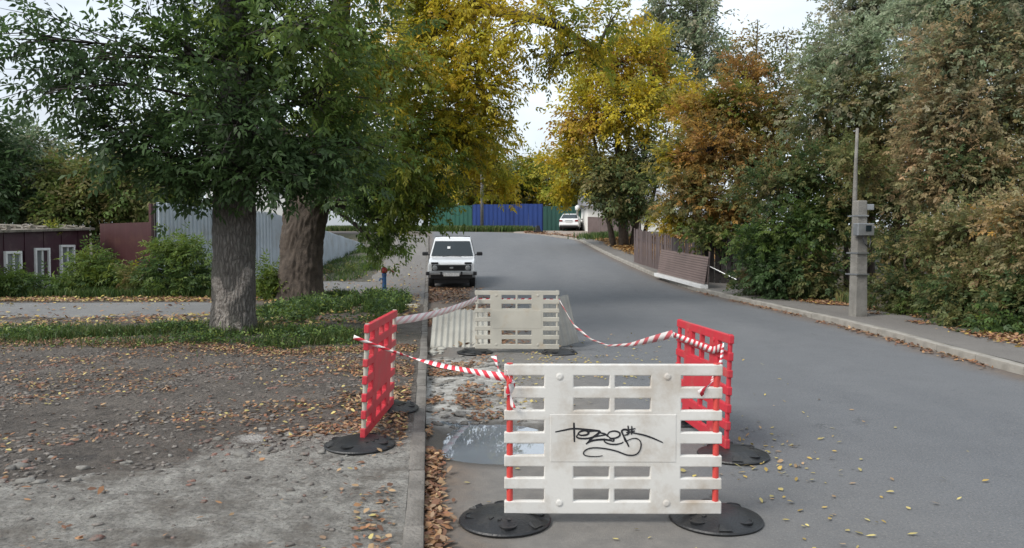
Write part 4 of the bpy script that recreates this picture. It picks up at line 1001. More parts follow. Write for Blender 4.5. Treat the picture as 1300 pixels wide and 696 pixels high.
d_ = deb.build('roof_debris', 'rubble', ro); d_['kind'] = 'stuff'
# little weed on the roof
wp = np.array([(s_of(72), .1, bz(s_of(72)) + .06)]); n_ = 60
Pw = wp + RNG.normal(0, 1, (n_, 3)) * (.12, .12, .05); Aw = unit(RNG.normal(0, .6, (n_, 3)) + (0, 0, .8))
V, C = leaflets(Pw, Aw, np.full(n_, .10), np.full(n_, .05), 3, pick(GREEN_Y, n_)); leaf_object('roof_weed', V, C, bd, 'grass')

# red-brown steel panel and its rusty post
def panel_fence(name, label, p0, p1, z0, z1, h0, h1, mat, sheet=1.1, pitch=0.12, amp=0.02, group=None, posts='dark_board', cat='fence', vertical=True, part='sheet'):
    """profiled sheets, each one a part, from p0 to p1 with base z0..z1 and height h0..h1"""
    p0 = np.array(p0, float)[:2]; p1 = np.array(p1, float)[:2]; L = np.hypot(*(p1 - p0)); a = math.atan2(p1[1] - p0[1], p1[0] - p0[0])
    root = empty(name, (p0[0], p0[1], z0), a, label, cat, group)
    n = max(1, round(L / sheet)); w_ = L / n
    for i in range(n):
        s0, s1 = i * w_, (i + 1) * w_ - 0.004
        k_ = max(2, int(round(w_ / pitch))); xs = []; ys = []
        for j in range(k_):
            for f_, h_ in ((0.0, 0), (0.36, 0), (0.48, 1), (0.86, 1)):
                xs.append(s0 + (s1 - s0) * (j + f_) / k_); ys.append(-amp * h_)
        xs.append(s1); ys.append(0)
        xs = np.array(xs); ys = np.array(ys) + (0.006 if i % 2 else 0.0); t = xs / L
        zb = (z1 - z0) * t - 0.02; zt = zb + h0 + (h1 - h0) * t + 0.02 + random.uniform(-.015, .015)
        v = np.concatenate([np.stack([xs, ys, zb], -1), np.stack([xs, ys, zt], -1), np.stack([xs, ys + .004, zb], -1), np.stack([xs, ys + .004, zt], -1)]); m_ = len(xs)
        f = []
        for j in range(m_ - 1):
            f += [(j, j + 1, m_ + j + 1, m_ + j), (2 * m_ + j + 1, 2 * m_ + j, 3 * m_ + j, 3 * m_ + j + 1), (m_ + j, m_ + j + 1, 3 * m_ + j + 1, 3 * m_ + j), (j + 1, j, 2 * m_ + j, 2 * m_ + j + 1)]
        MB().add(v, f).build(part, mat, root)
    for i in range(0, n + 1, 2):
        s = min(L, i * w_); t = s / L
        MB().box((s, 0.06, (z1 - z0) * t + (h0 + (h1 - h0) * t) / 2 - .1), (.06, .06, h0 + (h1 - h0) * t + .1)).build('post', posts, root)
    return root
pa, pb = at(127, 300, 27.0), at(196, 300, 26.2)
rb = panel_fence('steel_panel', 'plain red-brown sheet metal panel between the burgundy building and zinc fence', pa, pb, -0.1, -0.1, 2.33, 2.37, 'red_brown', 2.0, 0.5, 0.006)
MB().box((np.hypot(*(pb - pa)[:2]) - 0.05, -0.08, 1.45), (.10, .10, 3.1)).build('post', 'red_brown', rb)
# zinc corrugated fence
pa, pb, pc = at(199, 300, 22.9), at(345, 300, 26.2), at(462, 320, 46.0)
panel_fence('zinc_fence', 'tall pale zinc corrugated fence behind the grey scarred trunk', pa, pb, -0.05, -0.05, 2.83, 2.66, 'zinc', 1.10, 0.125, 0.032)
panel_fence('zinc_fence', 'receding pale zinc corrugated fence behind the leaning brown trunk', pb + (unit(pc - pb) * .03), pc, -0.05, -0.22, 2.66, 1.75, 'zinc', 1.10, 0.125, 0.032)
# far fences
def far_f(x0, x1, d0, d1, ytop, ybot, mat, label, sheet=2.0):
    p0, p1 = at(x0, 300, d0), at(x1, 300, d1)
    zb0, zb1 = float(H(p0[0], p0[1])), float(H(p1[0], p1[1]))
    h0 = CAM_H + (HORIZON - ytop) * d0 / FPX - zb0; h1 = CAM_H + (HORIZON - ytop) * d1 / FPX - zb1
    return panel_fence('metal_fence', label, p0, p1, zb0, zb1, h0, h1, mat, sheet, 0.4, 0.03)
far_f(546, 600, 71.5, 71.0, 261, 285, 'green_metal', 'green metal fence beside the grassy bank at the bend')
far_f(600, 653, 70.6, 70.3, 260, 285, 'blue_metal', 'blue metal fence behind the pale light post')
far_f(653, 689, 70.0, 69.8, 259, 285, 'blue_metal', 'taller bright blue gate panels next to the green fence', 1.3)
far_f(689.5, 745, 69.5, 69.2, 262, 287, 'green_dark', 'dark green metal fence behind the white saloon')
# grey brown wall at the apron, white house behind
pa, pb = at(746, 300, 58.6), at(812, 300, 50.5)
panel_fence('metal_fence', 'brown metal fence in front of the white house', pa, pb, float(H(pa[0], pa[1])) - .1, float(H(pb[0], pb[1])) - .1, 1.35, 1.45, 'brown_metal', 2.0, 0.25, 0.02)
hb = at(746, 300, 63.0); hz = float(H(hb[0], hb[1]))
ho = empty('white_house', (hb[0], hb[1], hz), 0.0, 'small white walled house behind the brown metal fence', 'house')
MB().box((3.0, 3.0, 1.05), (6, 6, 2.1)).build('wall', 'cream_wall', ho)
MB().add([(-.4, -.4, 2.08), (6.4, -.4, 2.08), (6.4, 6.4, 2.08), (-.4, 6.4, 2.08), (-.4, 3, 3.6), (6.4, 3, 3.6)], [(0, 1, 5, 4), (2, 3, 4, 5), (0, 4, 3), (1, 2, 5), (0, 3, 2, 1)]).build('roof', 'roof_grey', ho)
MB().box((4.6, -.02, 1.2), (1.1, .06, 1.0)).build('window', 'window_glass', ho)
# house with grey roof behind the zinc fence
hb = at(262, 300, 52.0); hz = float(H(hb[0], hb[1]))
ho = empty('grey_roof_house', (hb[0], hb[1], hz), 0.25, 'house with pale walls and grey roof glimpsed through the green crown', 'house')
MB().box((3.2, 3.0, 3.4), (6.4, 6, 6.8)).build('wall', 'cream_wall', ho)
MB().add([(-.5, -.5, 6.7), (6.9, -.5, 6.7), (6.9, 6.5, 6.7), (-.5, 6.5, 6.7), (-.5, 3, 9.6), (6.9, 3, 9.6)], [(0, 1, 5, 4), (2, 3, 4, 5), (0, 4, 3), (1, 2, 5), (0, 3, 2, 1)]).build('roof', 'roof_grey', ho)
for wx in (1.6, 4.6): MB().box((wx, -.02, 5.0), (1.1, .06, 1.4)).build('window', 'window_glass', ho)

# brown picket fence, ribbed screen and dark boards on the right
pa, pb = at(806, 300, 34.0), at(894, 300, 26.2)
za, zb = float(BZ(pa[0], pa[1])) - .1, float(BZ(pb[0], pb[1])) - .05
L = np.hypot(*(pb - pa)[:2]); a = math.atan2(pb[1] - pa[1], pb[0] - pa[0])
pf = empty('picket_fence', (pa[0], pa[1], za), a, 'weathered brown picket fence behind the ribbed screen', 'fence')
n = int(L / 0.155); pk = MB().box((0, 0, 0.78), (0.115, 0.02, 1.62)).build('picket', 'brown_metal', pf, bevel=0.004)
for i in range(n):
    t = (i + .5) / n; o = pk if i == 0 else pk.copy()
    if i: COL.objects.link(o)
    o.location = (t * L, -.03 - .004 * (i % 2), (zb - za) * t + random.uniform(-.03, .03)); o.rotation_euler = (random.uniform(-.02, .02), random.uniform(-.015, .015), random.uniform(-.05, .05))
    o.scale = (1, 1, 1.0 - 0.12 * t)
for hz_ in (0.4, 1.15):
    MB().tube([(0, 0.02, hz_), (L, 0.02, hz_ * .9 + zb - za)], .03, 4).build('rail', 'brown_metal', pf)
# ribbed screen standing at the kerb
pa, pb = gnd(824, 354), gnd(882, 371)
za, zb = float(SZ(pa[0], pa[1])), float(SZ(pb[0], pb[1])); pa = pa + np.array([.22, 0, 0]); pb = pb + np.array([.22, 0, 0])
L = np.hypot(*(pb - pa)[:2]); a = math.atan2(pb[1] - pa[1], pb[0] - pa[0]); pit = (zb - za) / L
rs = empty('ribbed_screen', (pa[0], pa[1], za), a, 'low brown ribbed metal screen on a white plank at the pavement kerb', 'screen')
nr = 11
for i in range(nr):
    z = 0.13 + i * 0.078; y_ = 0.10 + i * 0.012
    v = []
    for x in (0.02, L - .02):
        zz = z + pit * x
        v += [(x, y_ - .022, zz + .006), (x, y_ - .022, zz + .034), (x, y_, zz + .044), (x, y_, zz + .078), (x, y_ + .006, zz + .078), (x, y_ + .006, zz)]
    MB().add(v, [(j, (j + 1) % 6, 6 + (j + 1) % 6, 6 + j) for j in range(6)] + [(5, 4, 3, 2, 1, 0), (6, 7, 8, 9, 10, 11)]).build('slat', 'brown_ribbed', rs)
MB().add([(0, -.04, .0), (L, -.04, pit * L), (L, .2, pit * L), (0, .2, 0), (0, -.04, .11), (L, -.04, .11 + pit * L), (L, .2, .12 + pit * L), (0, .2, .12)],
         [(0, 1, 2, 3), (4, 7, 6, 5), (0, 4, 5, 1), (1, 5, 6, 2), (2, 6, 7, 3), (3, 7, 4, 0)]).build('plank', 'white_paint', rs)
for x in (.1, L - .06):
    MB().tube([(x, .2, pit * x + .02), (x, .27, pit * x + 1.15)], .028, 6).build('post', 'brown_metal', rs)
# dark boards behind
pa, pb = at(893, 300, 26.4), at(945, 300, 25.6); za = float(BZ(pa[0], pa[1])) - .05
L = np.hypot(*(pb - pa)[:2]); a = math.atan2(pb[1] - pa[1], pb[0] - pa[0])
df = empty('board_fence', (pa[0], pa[1], za), a, 'dark board fence with a diagonal rail beside the green shrub', 'fence')
for i in range(int(L / .2)):
    MB().box((.1 + i * .2, .01 * (i % 2), .8), (.155, .025, 1.7 + random.uniform(-.05, .05)), (0, random.uniform(-.02, .02), 0)).build('board', 'dark_board', df)
MB().tube([(0.02, -.12, .72), (L * .85, -.12, .18)], .022, 6).build('rail', 'steel', df)
MB().tube([(0.03, -.05, -.1), (0.03, -.05, 1.5)], .03, 6).build('post', 'steel', df)

# ------------------------------------------------------------------ poles and posts
pb_ = gnd(1089, 402, 0.1); zb = float(BZ(pb_[0], pb_[1])) - .05
pp = empty('utility_pole', (pb_[0], pb_[1], zb), 0.2, 'pale concrete utility pole with a meter box at the edge of the thicket', 'pole')
mb = MB(); vs = []
for z, hx, hy in ((-.2, .14, .12), (2.35, .105, .095)):
    vs += [(-hx, -hy, z), (hx, -hy, z), (hx, hy, z), (-hx, hy, z)]
mb.add(vs, [(0, 1, 5, 4), (1, 2, 6, 5), (2, 3, 7, 6), (3, 0, 4, 7), (4, 5, 6, 7), (3, 2, 1, 0)]).build('stub', 'concrete', pp, bevel=0.02)
MB().tube([(0.02, .2, 0.6), (.03, .2, 2.4), (.04, .2, 3.1), (.06, .2, 3.8)], [.05, .045, .034, .028], 10).build('mast', 'concrete', pp, smooth=True)
bx_ = MB().box((-.02, -.16, 1.78), (.36, .16, .24)).build('meter_box', 'steel', pp, bevel=0.01)
MB().box((.03, -.245, 1.80), (.12, .012, .12)).build('meter_window', 'car_glass', bx_)
MB().box((.16, -.02, 2.22), (.20, .14, .12)).build('junction_box', 'steel', pp, bevel=0.01)
MB().tube([(-.08, -.2, 1.68), (-.05, -.24, 1.5), (.06, -.23, 1.42), (.12, -.19, 1.55), (.12, -.16, 1.7)], .012, 5).build('cable', 'black_plastic', pp)
for z in (.9, 1.32, 2.05):
    w_ = .145 - .017 * z; MB().box((0, .04, z), (2 * w_ + .012, 2 * w_ + .11, .03)).build('strap', 'steel', pp)
# overhead wire from the mast out over the road
far_p = at(612, 300, 68.0); zf_ = float(H(far_p[0], far_p[1]))
fp = empty('light_post', (far_p[0], far_p[1], zf_), 0, 'pale concrete light post before the blue fence', 'post')
MB().tube([(0, 0, -.2), (0, 0, 4.6), (0, 0, 8.5)], [.15, .13, .10], 8).build('shaft', 'concrete', fp, smooth=True)
MB().tube([(0, 0, 8.4), (.4, -.6, 8.9), (.7, -1.2, 8.95)], .04, 6).build('arm', 'steel', fp)
MB().box((.8, -1.4, 8.95), (.22, .5, .1)).build('lamp_head', 'steel', fp, bevel=.02)
q = at(733, 300, 66.0); zq = float(H(q[0], q[1]))
lp = empty('garden_lamp', (q[0], q[1], zq), 0, 'short cream post with a light cap behind the white saloon', 'post')
MB().tube([(0, 0, -.1), (0, 0, 1.75)], .10, 8).build('shaft', 'concrete', lp, smooth=True)
MB().lathe([(.11, 1.75), (.2, 1.8), (.21, 2.05), (.12, 2.16), (.02, 2.18)], 12).build('cap', 'white_paint', lp, smooth=True)
# blue standpipe with a red top
q = gnd(488, 379, .08); zq = float(VZ(q[0], q[1]))
sp_ = empty('standpipe', (q[0], q[1], zq), 0, 'blue painted standpipe post with a red top beside the footway', 'standpipe')
MB().lathe([(.055, -.05), (.055, .60), (.065, .61), (.065, .66), (.05, .68)], 12).build('pipe', 'blue_paint', sp_, smooth=False)
MB().lathe([(.07, .68), (.085, .71), (.085, .78), (.05, .83), (.015, .84)], 12).build('cap', 'red_paint', sp_, smooth=True)
MB().tube([(.05, -.02, .74), (.16, -.03, .76), (.26, -.03, .70)], .022, 6).build('handle', 'red_paint', sp_)
MB().tube([(-.04, -.03, .52), (-.10, -.05, .53), (-.12, -.05, .47)], .022, 6).build('spout', 'blue_paint', sp_)
# black rubber weight on the apron, white bucket, pale plank
q = at(683, 291, 60.2); q[2] = float(H(q[0], q[1])) + .006
bw = empty('barrier_weight', q, .2, 'small black rubber barrier foot standing alone at the road bend', 'barrier foot')
MB().box((0, 0, .07), (.78, .40, .14)).build('slab', 'rubber', bw, bevel=.03)
MB().add([(-.22, -.1, .13), (.22, -.1, .13), (.22, .1, .13), (-.22, .1, .13), (-.10, -.06, .55), (.10, -.06, .55), (.10, .06, .55), (-.10, .06, .55)], [(0, 1, 5, 4), (1, 2, 6, 5), (2, 3, 7, 6), (3, 0, 4, 7), (4, 5, 6, 7)]).build('socket', 'rubber', bw, bevel=.02)
q = gnd(84, 375, .08); zq = float(VZ(q[0], q[1]))
bk = empty('white_canister', (q[0], q[1], zq + .115), .12, 'white plastic canister lying on its side by the shrubs', 'canister')
MB().lathe([(.02, -.27), (.10, -.26), (.115, -.22), (.115, .22), (.10, .25), (.04, .27)], 20, axis='x').build('body', 'white_paint', bk, smooth=True)
MB().lathe([(.035, .26), (.04, .28), (.04, .31), (.03, .315)], 14, axis='x').build('cap', 'white_paint', bk, smooth=True)
q = gnd(512, 390, .08); zq = float(VZ(q[0], q[1]))
pl = MB().box((0, 0, .03), (.75, .22, .05)).add([(-.33, -.12, .055), (.30, -.10, .055), (.33, .08, .055), (-.30, .09, .055), (-.33, -.12, .075), (.30, -.10, .07), (.33, .08, .08), (-.30, .09, .075)], [(0, 1, 5, 4), (1, 2, 6, 5), (2, 3, 7, 6), (3, 0, 4, 7), (4, 5, 6, 7)]).build('plank', 'aged_plastic', None, bevel=.006)
pl.location = (q[0], q[1], zq - .005); pl.rotation_euler = (0, 0, -.15); tag(pl, 'pale plank lying in the grass near the blue standpipe', 'plank')

# ------------------------------------------------------------------ plastic barriers
BW, BH, BT = 1.19, 0.825, 0.038
COLS = np.array([0, 138, 240, 363, 382, 505, 610, 752]) / 752 * BW
ROWS_T = np.array([60, 100, 140, 180, 222, 258, 300, 340, 382, 422, 462, 502, 545, 590])
ZS = (590 - ROWS_T[::-1]) / 530 * BH                      # bottom to top
def panel_mb():
    nC, nR = len(COLS) - 1, len(ZS) - 1
    fill = np.ones((nC, nR), bool)
    for r in range(nR):
        gapRow = r % 2 == 1
        if gapRow:
            fill[0, r] = False; fill[6, r] = False
            rowFromTop = (nR - 1 - r - 1) // 2            # 0..5
            if rowFromTop in (0, 1, 4, 5): fill[2, r] = False; fill[4, r] = False
    mb = MB(); idx = {}
    vs = []; fs = []
    def V(c, r, s):
        k = (c, r, s)
        if k not in idx: idx[k] = len(vs); vs.append((COLS[c] - BW / 2, -BT / 2 if s == 0 else BT / 2, ZS[r]))
        return idx[k]
    for c in range(nC):
        for r in range(nR):
            if not fill[c, r]: continue
            fs.append((V(c, r, 0), V(c + 1, r, 0), V(c + 1, r + 1, 0), V(c, r + 1, 0)))
            fs.append((V(c, r + 1, 1), V(c + 1, r + 1, 1), V(c + 1, r, 1), V(c, r, 1)))
            for (dc, dr, a, b) in ((-1, 0, (c, r), (c, r + 1)), (1, 0, (c + 1, r + 1), (c + 1, r)), (0, -1, (c + 1, r), (c, r)), (0, 1, (c, r + 1), (c + 1, r + 1))):
                cc, rr = c + dc, r + dr
                if not (0 <= cc < nC and 0 <= rr < nR and fill[cc, rr]):
                    fs.append((V(*a, 0), V(*b, 0), V(*b, 1), V(*a, 1)))
    mb.add(vs, fs); return mb
def make_base(parent, x, y, z, rot, tilt=0.0):
    n = 48
    o = MB().lathe([(.252, 0), (.256, .010), (.250, .018), (.232, .022), (.20, .034), (.15, .050), (.11, .056), (.06, .058)], n).build('rubber_base', 'rubber', parent, smooth=True)
    o.location = (x, y, z); o.rotation_euler = (tilt, 0, rot)
    m = o.modifiers.new('edge', 'EDGE_SPLIT'); m.split_angle = R(40)
    for k in range(4):
        a = R(25) + k * math.pi / 2
        MB().lathe([(.046, -.004), (.048, .007), (.041, .008), (.039, .003), (.012, .003)], 20, c=(.175 * math.cos(a), .175 * math.sin(a), .034)).build('lug', 'rubber', o)
    for k in range(3):
        a = R(75) + k * R(22)
        MB().box((.13 * math.cos(a), .13 * math.sin(a), .053), (.030, .016, .010), (0, 0, a)).build('slot_rib', 'rubber', o)
    for a in (R(-20), R(160)):
        MB().add([(.19 * math.cos(a + d), .19 * math.sin(a + d), z_) for d, z_ in ((-.16, .034), (.16, .034))] + [(.246 * math.cos(a + d), .246 * math.sin(a + d), .026) for d in (-.16, .16)] + [(.20 * math.cos(a + d), .20 * math.sin(a + d), .052) for d in (-.12, .12)],
                 [(0, 1, 5, 4), (2, 4, 5, 3), (0, 4, 2), (1, 3, 5)]).build('grip', 'rubber', o)
    return o
def barrier(label, pL, pR, zL, zR, mat, postmat, bz_=0.055, lean=0.0, bases=((0, 0), (0, 0)), zoff=0.0, tilt=0.0):
    """panel between two ground points; its front faces the side right of pL->pR reversed (local -y)"""
    pL = np.array(pL, float); pR = np.array(pR, float)
    c = (pL + pR) / 2; a = math.atan2(pR[1] - pL[1], pR[0] - pL[0])
    z0 = (zL + zR) / 2; slope = math.atan2(zR - zL, np.hypot(*(pR - pL)))
    root = empty('plastic_barrier', (c[0], c[1], z0), a, label, 'barrier', 'plastic road barriers round the excavation')
    rot = (lean, -slope + tilt, 0)
    p = panel_mb().build('panel', mat, root, bevel=0.006)
    p.location = (0, 0, bz_); p.rotation_euler = rot
    # raised centre board, bolts
    cz = (ZS[5] + ZS[8]) / 2
    MB().box((0, 0, cz), (0.69, BT + .004, 0.265)).build('centre_board', mat, p, bevel=0.004)
    for bx in (-.293, .293):
        for zz in (BH - .066, .062):
            MB().lathe([(.019, -.002), (.019, .003), (.011, .006)], 14, c=(bx, -BT / 2, zz), axis='y').build('bolt', mat, p, smooth=False)
    for sx in (-1, 1):
        po = MB().tube([(sx * (BW / 2 - .030), .001, -bz_ + .02), (sx * (BW / 2 - .030), .001, BH + .005)], .0172, 12).build('post', postmat, p, smooth=False)
    for sx, (dx, dy) in zip((-1, 1), bases):
        pt = pL if sx < 0 else pR; zb = zL if sx < 0 else zR
        lx = sx * (np.hypot(*(pR - pL)) / 2) + dx
        make_base(root, lx, dy + .02, zb - z0 + .002, random.uniform(0, 3))
    return root, p
# front white barrier with the graffiti tag
fy = 4.21
xa, xb = at(641, 400, fy)[0], at(916, 400, fy)[0]
B1, P1 = barrier('white slatted plastic barrier with black graffiti tag and red end posts', (xa, fy), (xb, fy - .01), 0, 0, 'white_plastic', 'orange_red', bases=((.0, .0), (-.01, .03)))
# red one on the verge
nA, nB = at(461, 567, 5.56), at(497, 520, 6.71)
zA, zB = float(VZ(nA[0], nA[1])), float(VZ(nB[0], nB[1]))
B2, P2 = barrier('red slatted plastic barrier with white end posts standing on the dirt verge', (nA[0], 5.56), (nB[0], 6.71), zA, zB, 'red_plastic', 'aged_plastic', lean=0.045, bases=((-.02, 0), (.03, 0)))
# red one on the road side
nA, nB = at(920, 580, 5.58), at(860, 520, 6.66)
B3, P3 = barrier('red slatted plastic barrier standing out in the carriageway', (nB[0], 6.66), (nA[0], 5.58), 0, 0, 'red_plastic', 'red_plastic', lean=-0.03, bases=((0, 0), (.03, .03)))
# rear one, aged
xa, xb = at(603, 400, 10.9)[0], at(710, 400, 10.85)[0]
B4, P4 = barrier('grimy cream plastic barrier with tape across its top before the parked off-roader', (xa, 10.9), (xb, 10.85), 0, 0, 'aged_plastic', 'aged_plastic', bases=((0, -.05), (0, -.05)))

# graffiti: marker strokes, from a flat tag read off the board (pixels of a 1300x497 enlargement of 170x65 px)
def stroke(pts, wd, closed=False):
    P = [(690 + x / 7.647, 530 + y / 7.646) for x, y in pts]
    Q = []
    for i in range(len(P) - 1):                          # Catmull-Rom
        p0, p1, p2, p3 = P[max(i - 1, 0)], P[i], P[i + 1], P[min(i + 2, len(P) - 1)]
        for t in np.linspace(0, 1, 7)[:-1]:
            Q.append(tuple(0.5 * ((2 * p1[k]) + (-p0[k] + p2[k]) * t + (2 * p0[k] - 5 * p1[k] + 4 * p2[k] - p3[k]) * t * t + (-p0[k] + 3 * p1[k] - 3 * p2[k] + p3[k]) * t ** 3) for k in (0, 1)))
    Q.append(P[-1])
    out = []
    for (x, y) in Q:
        lx = (x - 778.5) / 275.0 * BW; lz = (656 - y) / 194.0 * BH
        out.append((lx, lz))
    return out, wd
ST = [stroke([(118, 145), (200, 128), (290, 112), (420, 120), (520, 130), (560, 148)], .0062), stroke([(297, 52), (300, 130), (303, 245)], .0065),
      stroke([(335, 165), (360, 140), (410, 130), (440, 150), (420, 172), (370, 178), (335, 165)], .007), stroke([(335, 168), (325, 195), (360, 208), (430, 208), (500, 190), (560, 180), (610, 172)], .006),
      stroke([(440, 140), (500, 132), (545, 138), (520, 170), (470, 205), (440, 240), (415, 265)], .0075), stroke([(415, 262), (470, 232), (560, 218), (640, 225), (678, 238)], .007),
      stroke([(545, 150), (600, 165), (625, 190)], .006), stroke([(620, 175), (640, 145), (690, 134), (735, 150), (738, 180), (700, 203), (650, 203), (620, 175)], .0058), stroke([(590, 205), (595, 240), (640, 262), (700, 266), (755, 255), (775, 240)], .0052),
      stroke([(640, 208), (680, 214), (678, 240)], .0055), stroke([(795, 240), (775, 180), (758, 135), (790, 118), (825, 135), (820, 165), (785, 175)], .0065), stroke([(775, 180), (805, 240), (828, 290)], .006),
      stroke([(818, 80), (822, 130), (815, 160)], .005), stroke([(853, 84), (856, 125), (850, 170)], .005), stroke([(800, 125), (850, 118), (890, 108)], .005), stroke([(800, 150), (850, 142), (885, 132)], .005),
      stroke([(855, 150), (900, 158), (960, 170), (1030, 192), (1090, 217), (1155, 247)], .0055),
      stroke([(795, 238), (840, 215), (890, 205), (930, 225), (945, 270), (930, 330), (890, 368), (820, 372), (760, 352), (700, 330), (600, 308), (500, 300), (430, 312), (392, 345), (400, 372), (450, 384), (520, 386), (575, 378)], .0048)]
gm = MB()
for k_, (Q, wd) in enumerate(ST):
    v = []; n = len(Q); yv = -(BT + .004) / 2 - .0012 - .00012 * k_
    for i, (x, z) in enumerate(Q):
        a, b = Q[max(i - 1, 0)], Q[min(i + 1, n - 1)]; dx, dz = b[0] - a[0], b[1] - a[1]; l = math.hypot(dx, dz) or 1
        ww = wd * (0.55 + 0.45 * math.sin(math.pi * min(1, (i + 2) / (n + 2)))) * .82
        v += [(x - dz / l * ww, yv, z + dx / l * ww), (x + dz / l * ww, yv, z - dx / l * ww)]
    gm.add(v, [(2 * i, 2 * i + 1, 2 * i + 3, 2 * i + 2) for i in range(n - 1)])
gt = gm.build('graffiti_tag', 'marker', P1); gt['label'] = 'black marker graffiti scrawl'

# ------------------------------------------------------------------ slate sheets behind the rear barrier
def wavy(label, p, L, W, rot, mat, pitch=.125, amp=.018):
    n = int(W / pitch * 8); xs = np.linspace(-W / 2, W / 2, n); ys = amp * np.sin(xs / pitch * 2 * np.pi)
    v = []; ey = .012 * np.array([math.sin(i * 2.3) for i in range(n)])
    for s in (0, 1):
        for t in (0, 1):
            v += [(x, y + s * .007, t * L + (ey[i] if t else 0)) for i, (x, y) in enumerate(zip(xs, ys))]
    f = []
    for j in range(n - 1):
        f += [(j, j + 1, n + j + 1, n + j), (2 * n + j + 1, 2 * n + j, 3 * n + j, 3 * n + j + 1), (n + j, n + j + 1, 3 * n + j + 1, 3 * n + j), (j + 1, j, 2 * n + j, 2 * n + j + 1)]
    o = MB().add(v, f).build('slate_sheet', mat, None)
    o.location = p; o.rotation_euler = rot; return tag(o, label, 'sheet')
q = at(577, 432, 11.35)
wavy('pale wavy slate sheet lying tilted against the left end of the cream barrier', (q[0] + .06, 11.45, -.02), .98, .86, (R(-58), R(3), R(4)), 'slate', .088, .013)
q = at(712, 430, 11.3)
wavy('dark grey slate sheet leaning behind the right end of the cream barrier', (q[0] - .02, 11.45, 0.0), .78, .62, (R(-24), R(-16), R(-10)), 'slate_grey', .09, .008)

# ------------------------------------------------------------------ warning tape
g = NG('warning_tape')
uvn = g.t.nodes.new('ShaderNodeUVMap'); uvn.uv_map = 'UVMap'
sx = g.t.nodes.new('ShaderNodeSeparateXYZ'); g.t.links.new(uvn.outputs[0], sx.inputs[0])
f_ = g.math('FRACT', g.math('ADD', g.math('MULTIPLY', sx.outputs[0], 1 / 0.10), g.math('MULTIPLY', sx.outputs[1], 0.6)))
st_ = g.math('GREATER_THAN', f_, 0.5)
g.done(g.mix(st_, (0.78, 0.74, 0.73), (0.60, 0.035, 0.055)), 0.35)
def long_tape(name, per, ca, cb):
    g = NG(name)
    uvn = g.t.nodes.new('ShaderNodeUVMap'); uvn.uv_map = 'UVMap'
    sx = g.t.nodes.new('ShaderNodeSeparateXYZ'); g.t.links.new(uvn.outputs[0], sx.inputs[0])
    f_ = g.math('FRACT', g.math('ADD', g.math('MULTIPLY', sx.outputs[0], 1 / per), g.math('MULTIPLY', sx.outputs[1], 0.6)))
    g.done(g.mix(g.math('GREATER_THAN', f_, 0.55), ca, cb), 0.35)
long_tape('warning_tape_long', 0.34, (0.74, 0.70, 0.69), (0.56, 0.10, 0.12))
g = NG('warning_tape_faded')
uvn = g.t.nodes.new('ShaderNodeUVMap'); uvn.uv_map = 'UVMap'
sx = g.t.nodes.new('ShaderNodeSeparateXYZ'); g.t.links.new(uvn.outputs[0], sx.inputs[0])
f_ = g.math('FRACT', g.math('ADD', g.math('MULTIPLY', sx.outputs[0], 1 / 0.30), g.math('MULTIPLY', sx.outputs[1], 0.9)))
st_ = g.math('GREATER_THAN', f_, 0.6)
g.done(g.mix(st_, (0.80, 0.75, 0.74), (0.70, 0.42, 0.44)), 0.4)
def tape(label, pts, wd=.052, sag=0.0, twists=0.0, ang0=0.0, mat='warning_tape', seg=60, fold=0.0, waist=0.0):
    P = np.array(pts, float)
    if len(P) == 2:
        t = np.linspace(0, 1, seg)[:, None]; C = P[0] + (P[1] - P[0]) * t; C[:, 2] -= sag * 4 * (t * (1 - t))[:, 0]
    else:
        d = np.concatenate([[0], np.cumsum(np.linalg.norm(np.diff(P, axis=0), axis=1))]); q_ = np.linspace(0, d[-1], seg)
        C = np.stack([np.interp(q_, d, P[:, i]) for i in range(3)], -1)
        for _ in range(2): C[1:-1] = (C[:-2] + 2 * C[1:-1] + C[2:]) / 4
    n = len(C); T = unit(np.gradient(C, axis=0)); upv = np.tile((0, 0, 1.0), (n, 1))
    S = unit(np.cross(T, upv)); U = np.cross(S, T); t = np.linspace(0, 1, n)
    an = ang0 + twists * 2 * np.pi * t + .10 * np.sin(t * 17)
    Wd = U * np.cos(an)[:, None] + S * np.sin(an)[:, None]
    ww = wd * (1 - fold * (0.5 + 0.5 * np.sin(t * 9 + 1)))
    ww = ww * (1 - waist * np.sin(np.pi * np.clip(t * 1.1, 0, 1)) ** 2)
    rip = S * (0.003 * np.sin(t * 23))[:, None]
    ln = np.concatenate([[0], np.cumsum(np.linalg.norm(np.diff(C, axis=0), axis=1))])
    v = np.concatenate([C + Wd * ww[:, None] / 2 + rip, C - Wd * ww[:, None] / 2 - rip * .5])
    f = [(i, i + 1, n + i + 1, n + i) for i in range(n - 1)]
    me = bpy.data.meshes.new('barrier_tape'); me.from_pydata(v.tolist(), [], f)
    uv = me.uv_layers.new(name='UVMap')
    for p in me.polygons:
        for li in p.loop_indices:
            vi = me.loops[li].vertex_index; uv.data[li].uv = (ln[vi % n], 0.0 if vi < n else 1.0)
    o = mesh_obj('barrier_tape', me, mat, None, smooth=True)
    sd = o.modifiers.new('solid', 'SOLIDIFY'); sd.thickness = 0.0012
    return tag(o, label, 'tape')
G_ = None
tape('pale red and white tape stretched from the verge barrier to the cream barrier', [at(489, 409, 6.66), at(606, 379, 10.86)], sag=.05, ang0=.15, mat='warning_tape_faded', wd=.075)
tape('twisted red and white tape from the verge barrier to the graffiti barrier', [at(449, 428, 5.50), at(497, 446, 5.45), at(560, 464, 4.9), at(612, 474, 4.45), at(645, 480, 4.24)], ang0=.2, wd=.058, fold=.45, seg=110, twists=.5)
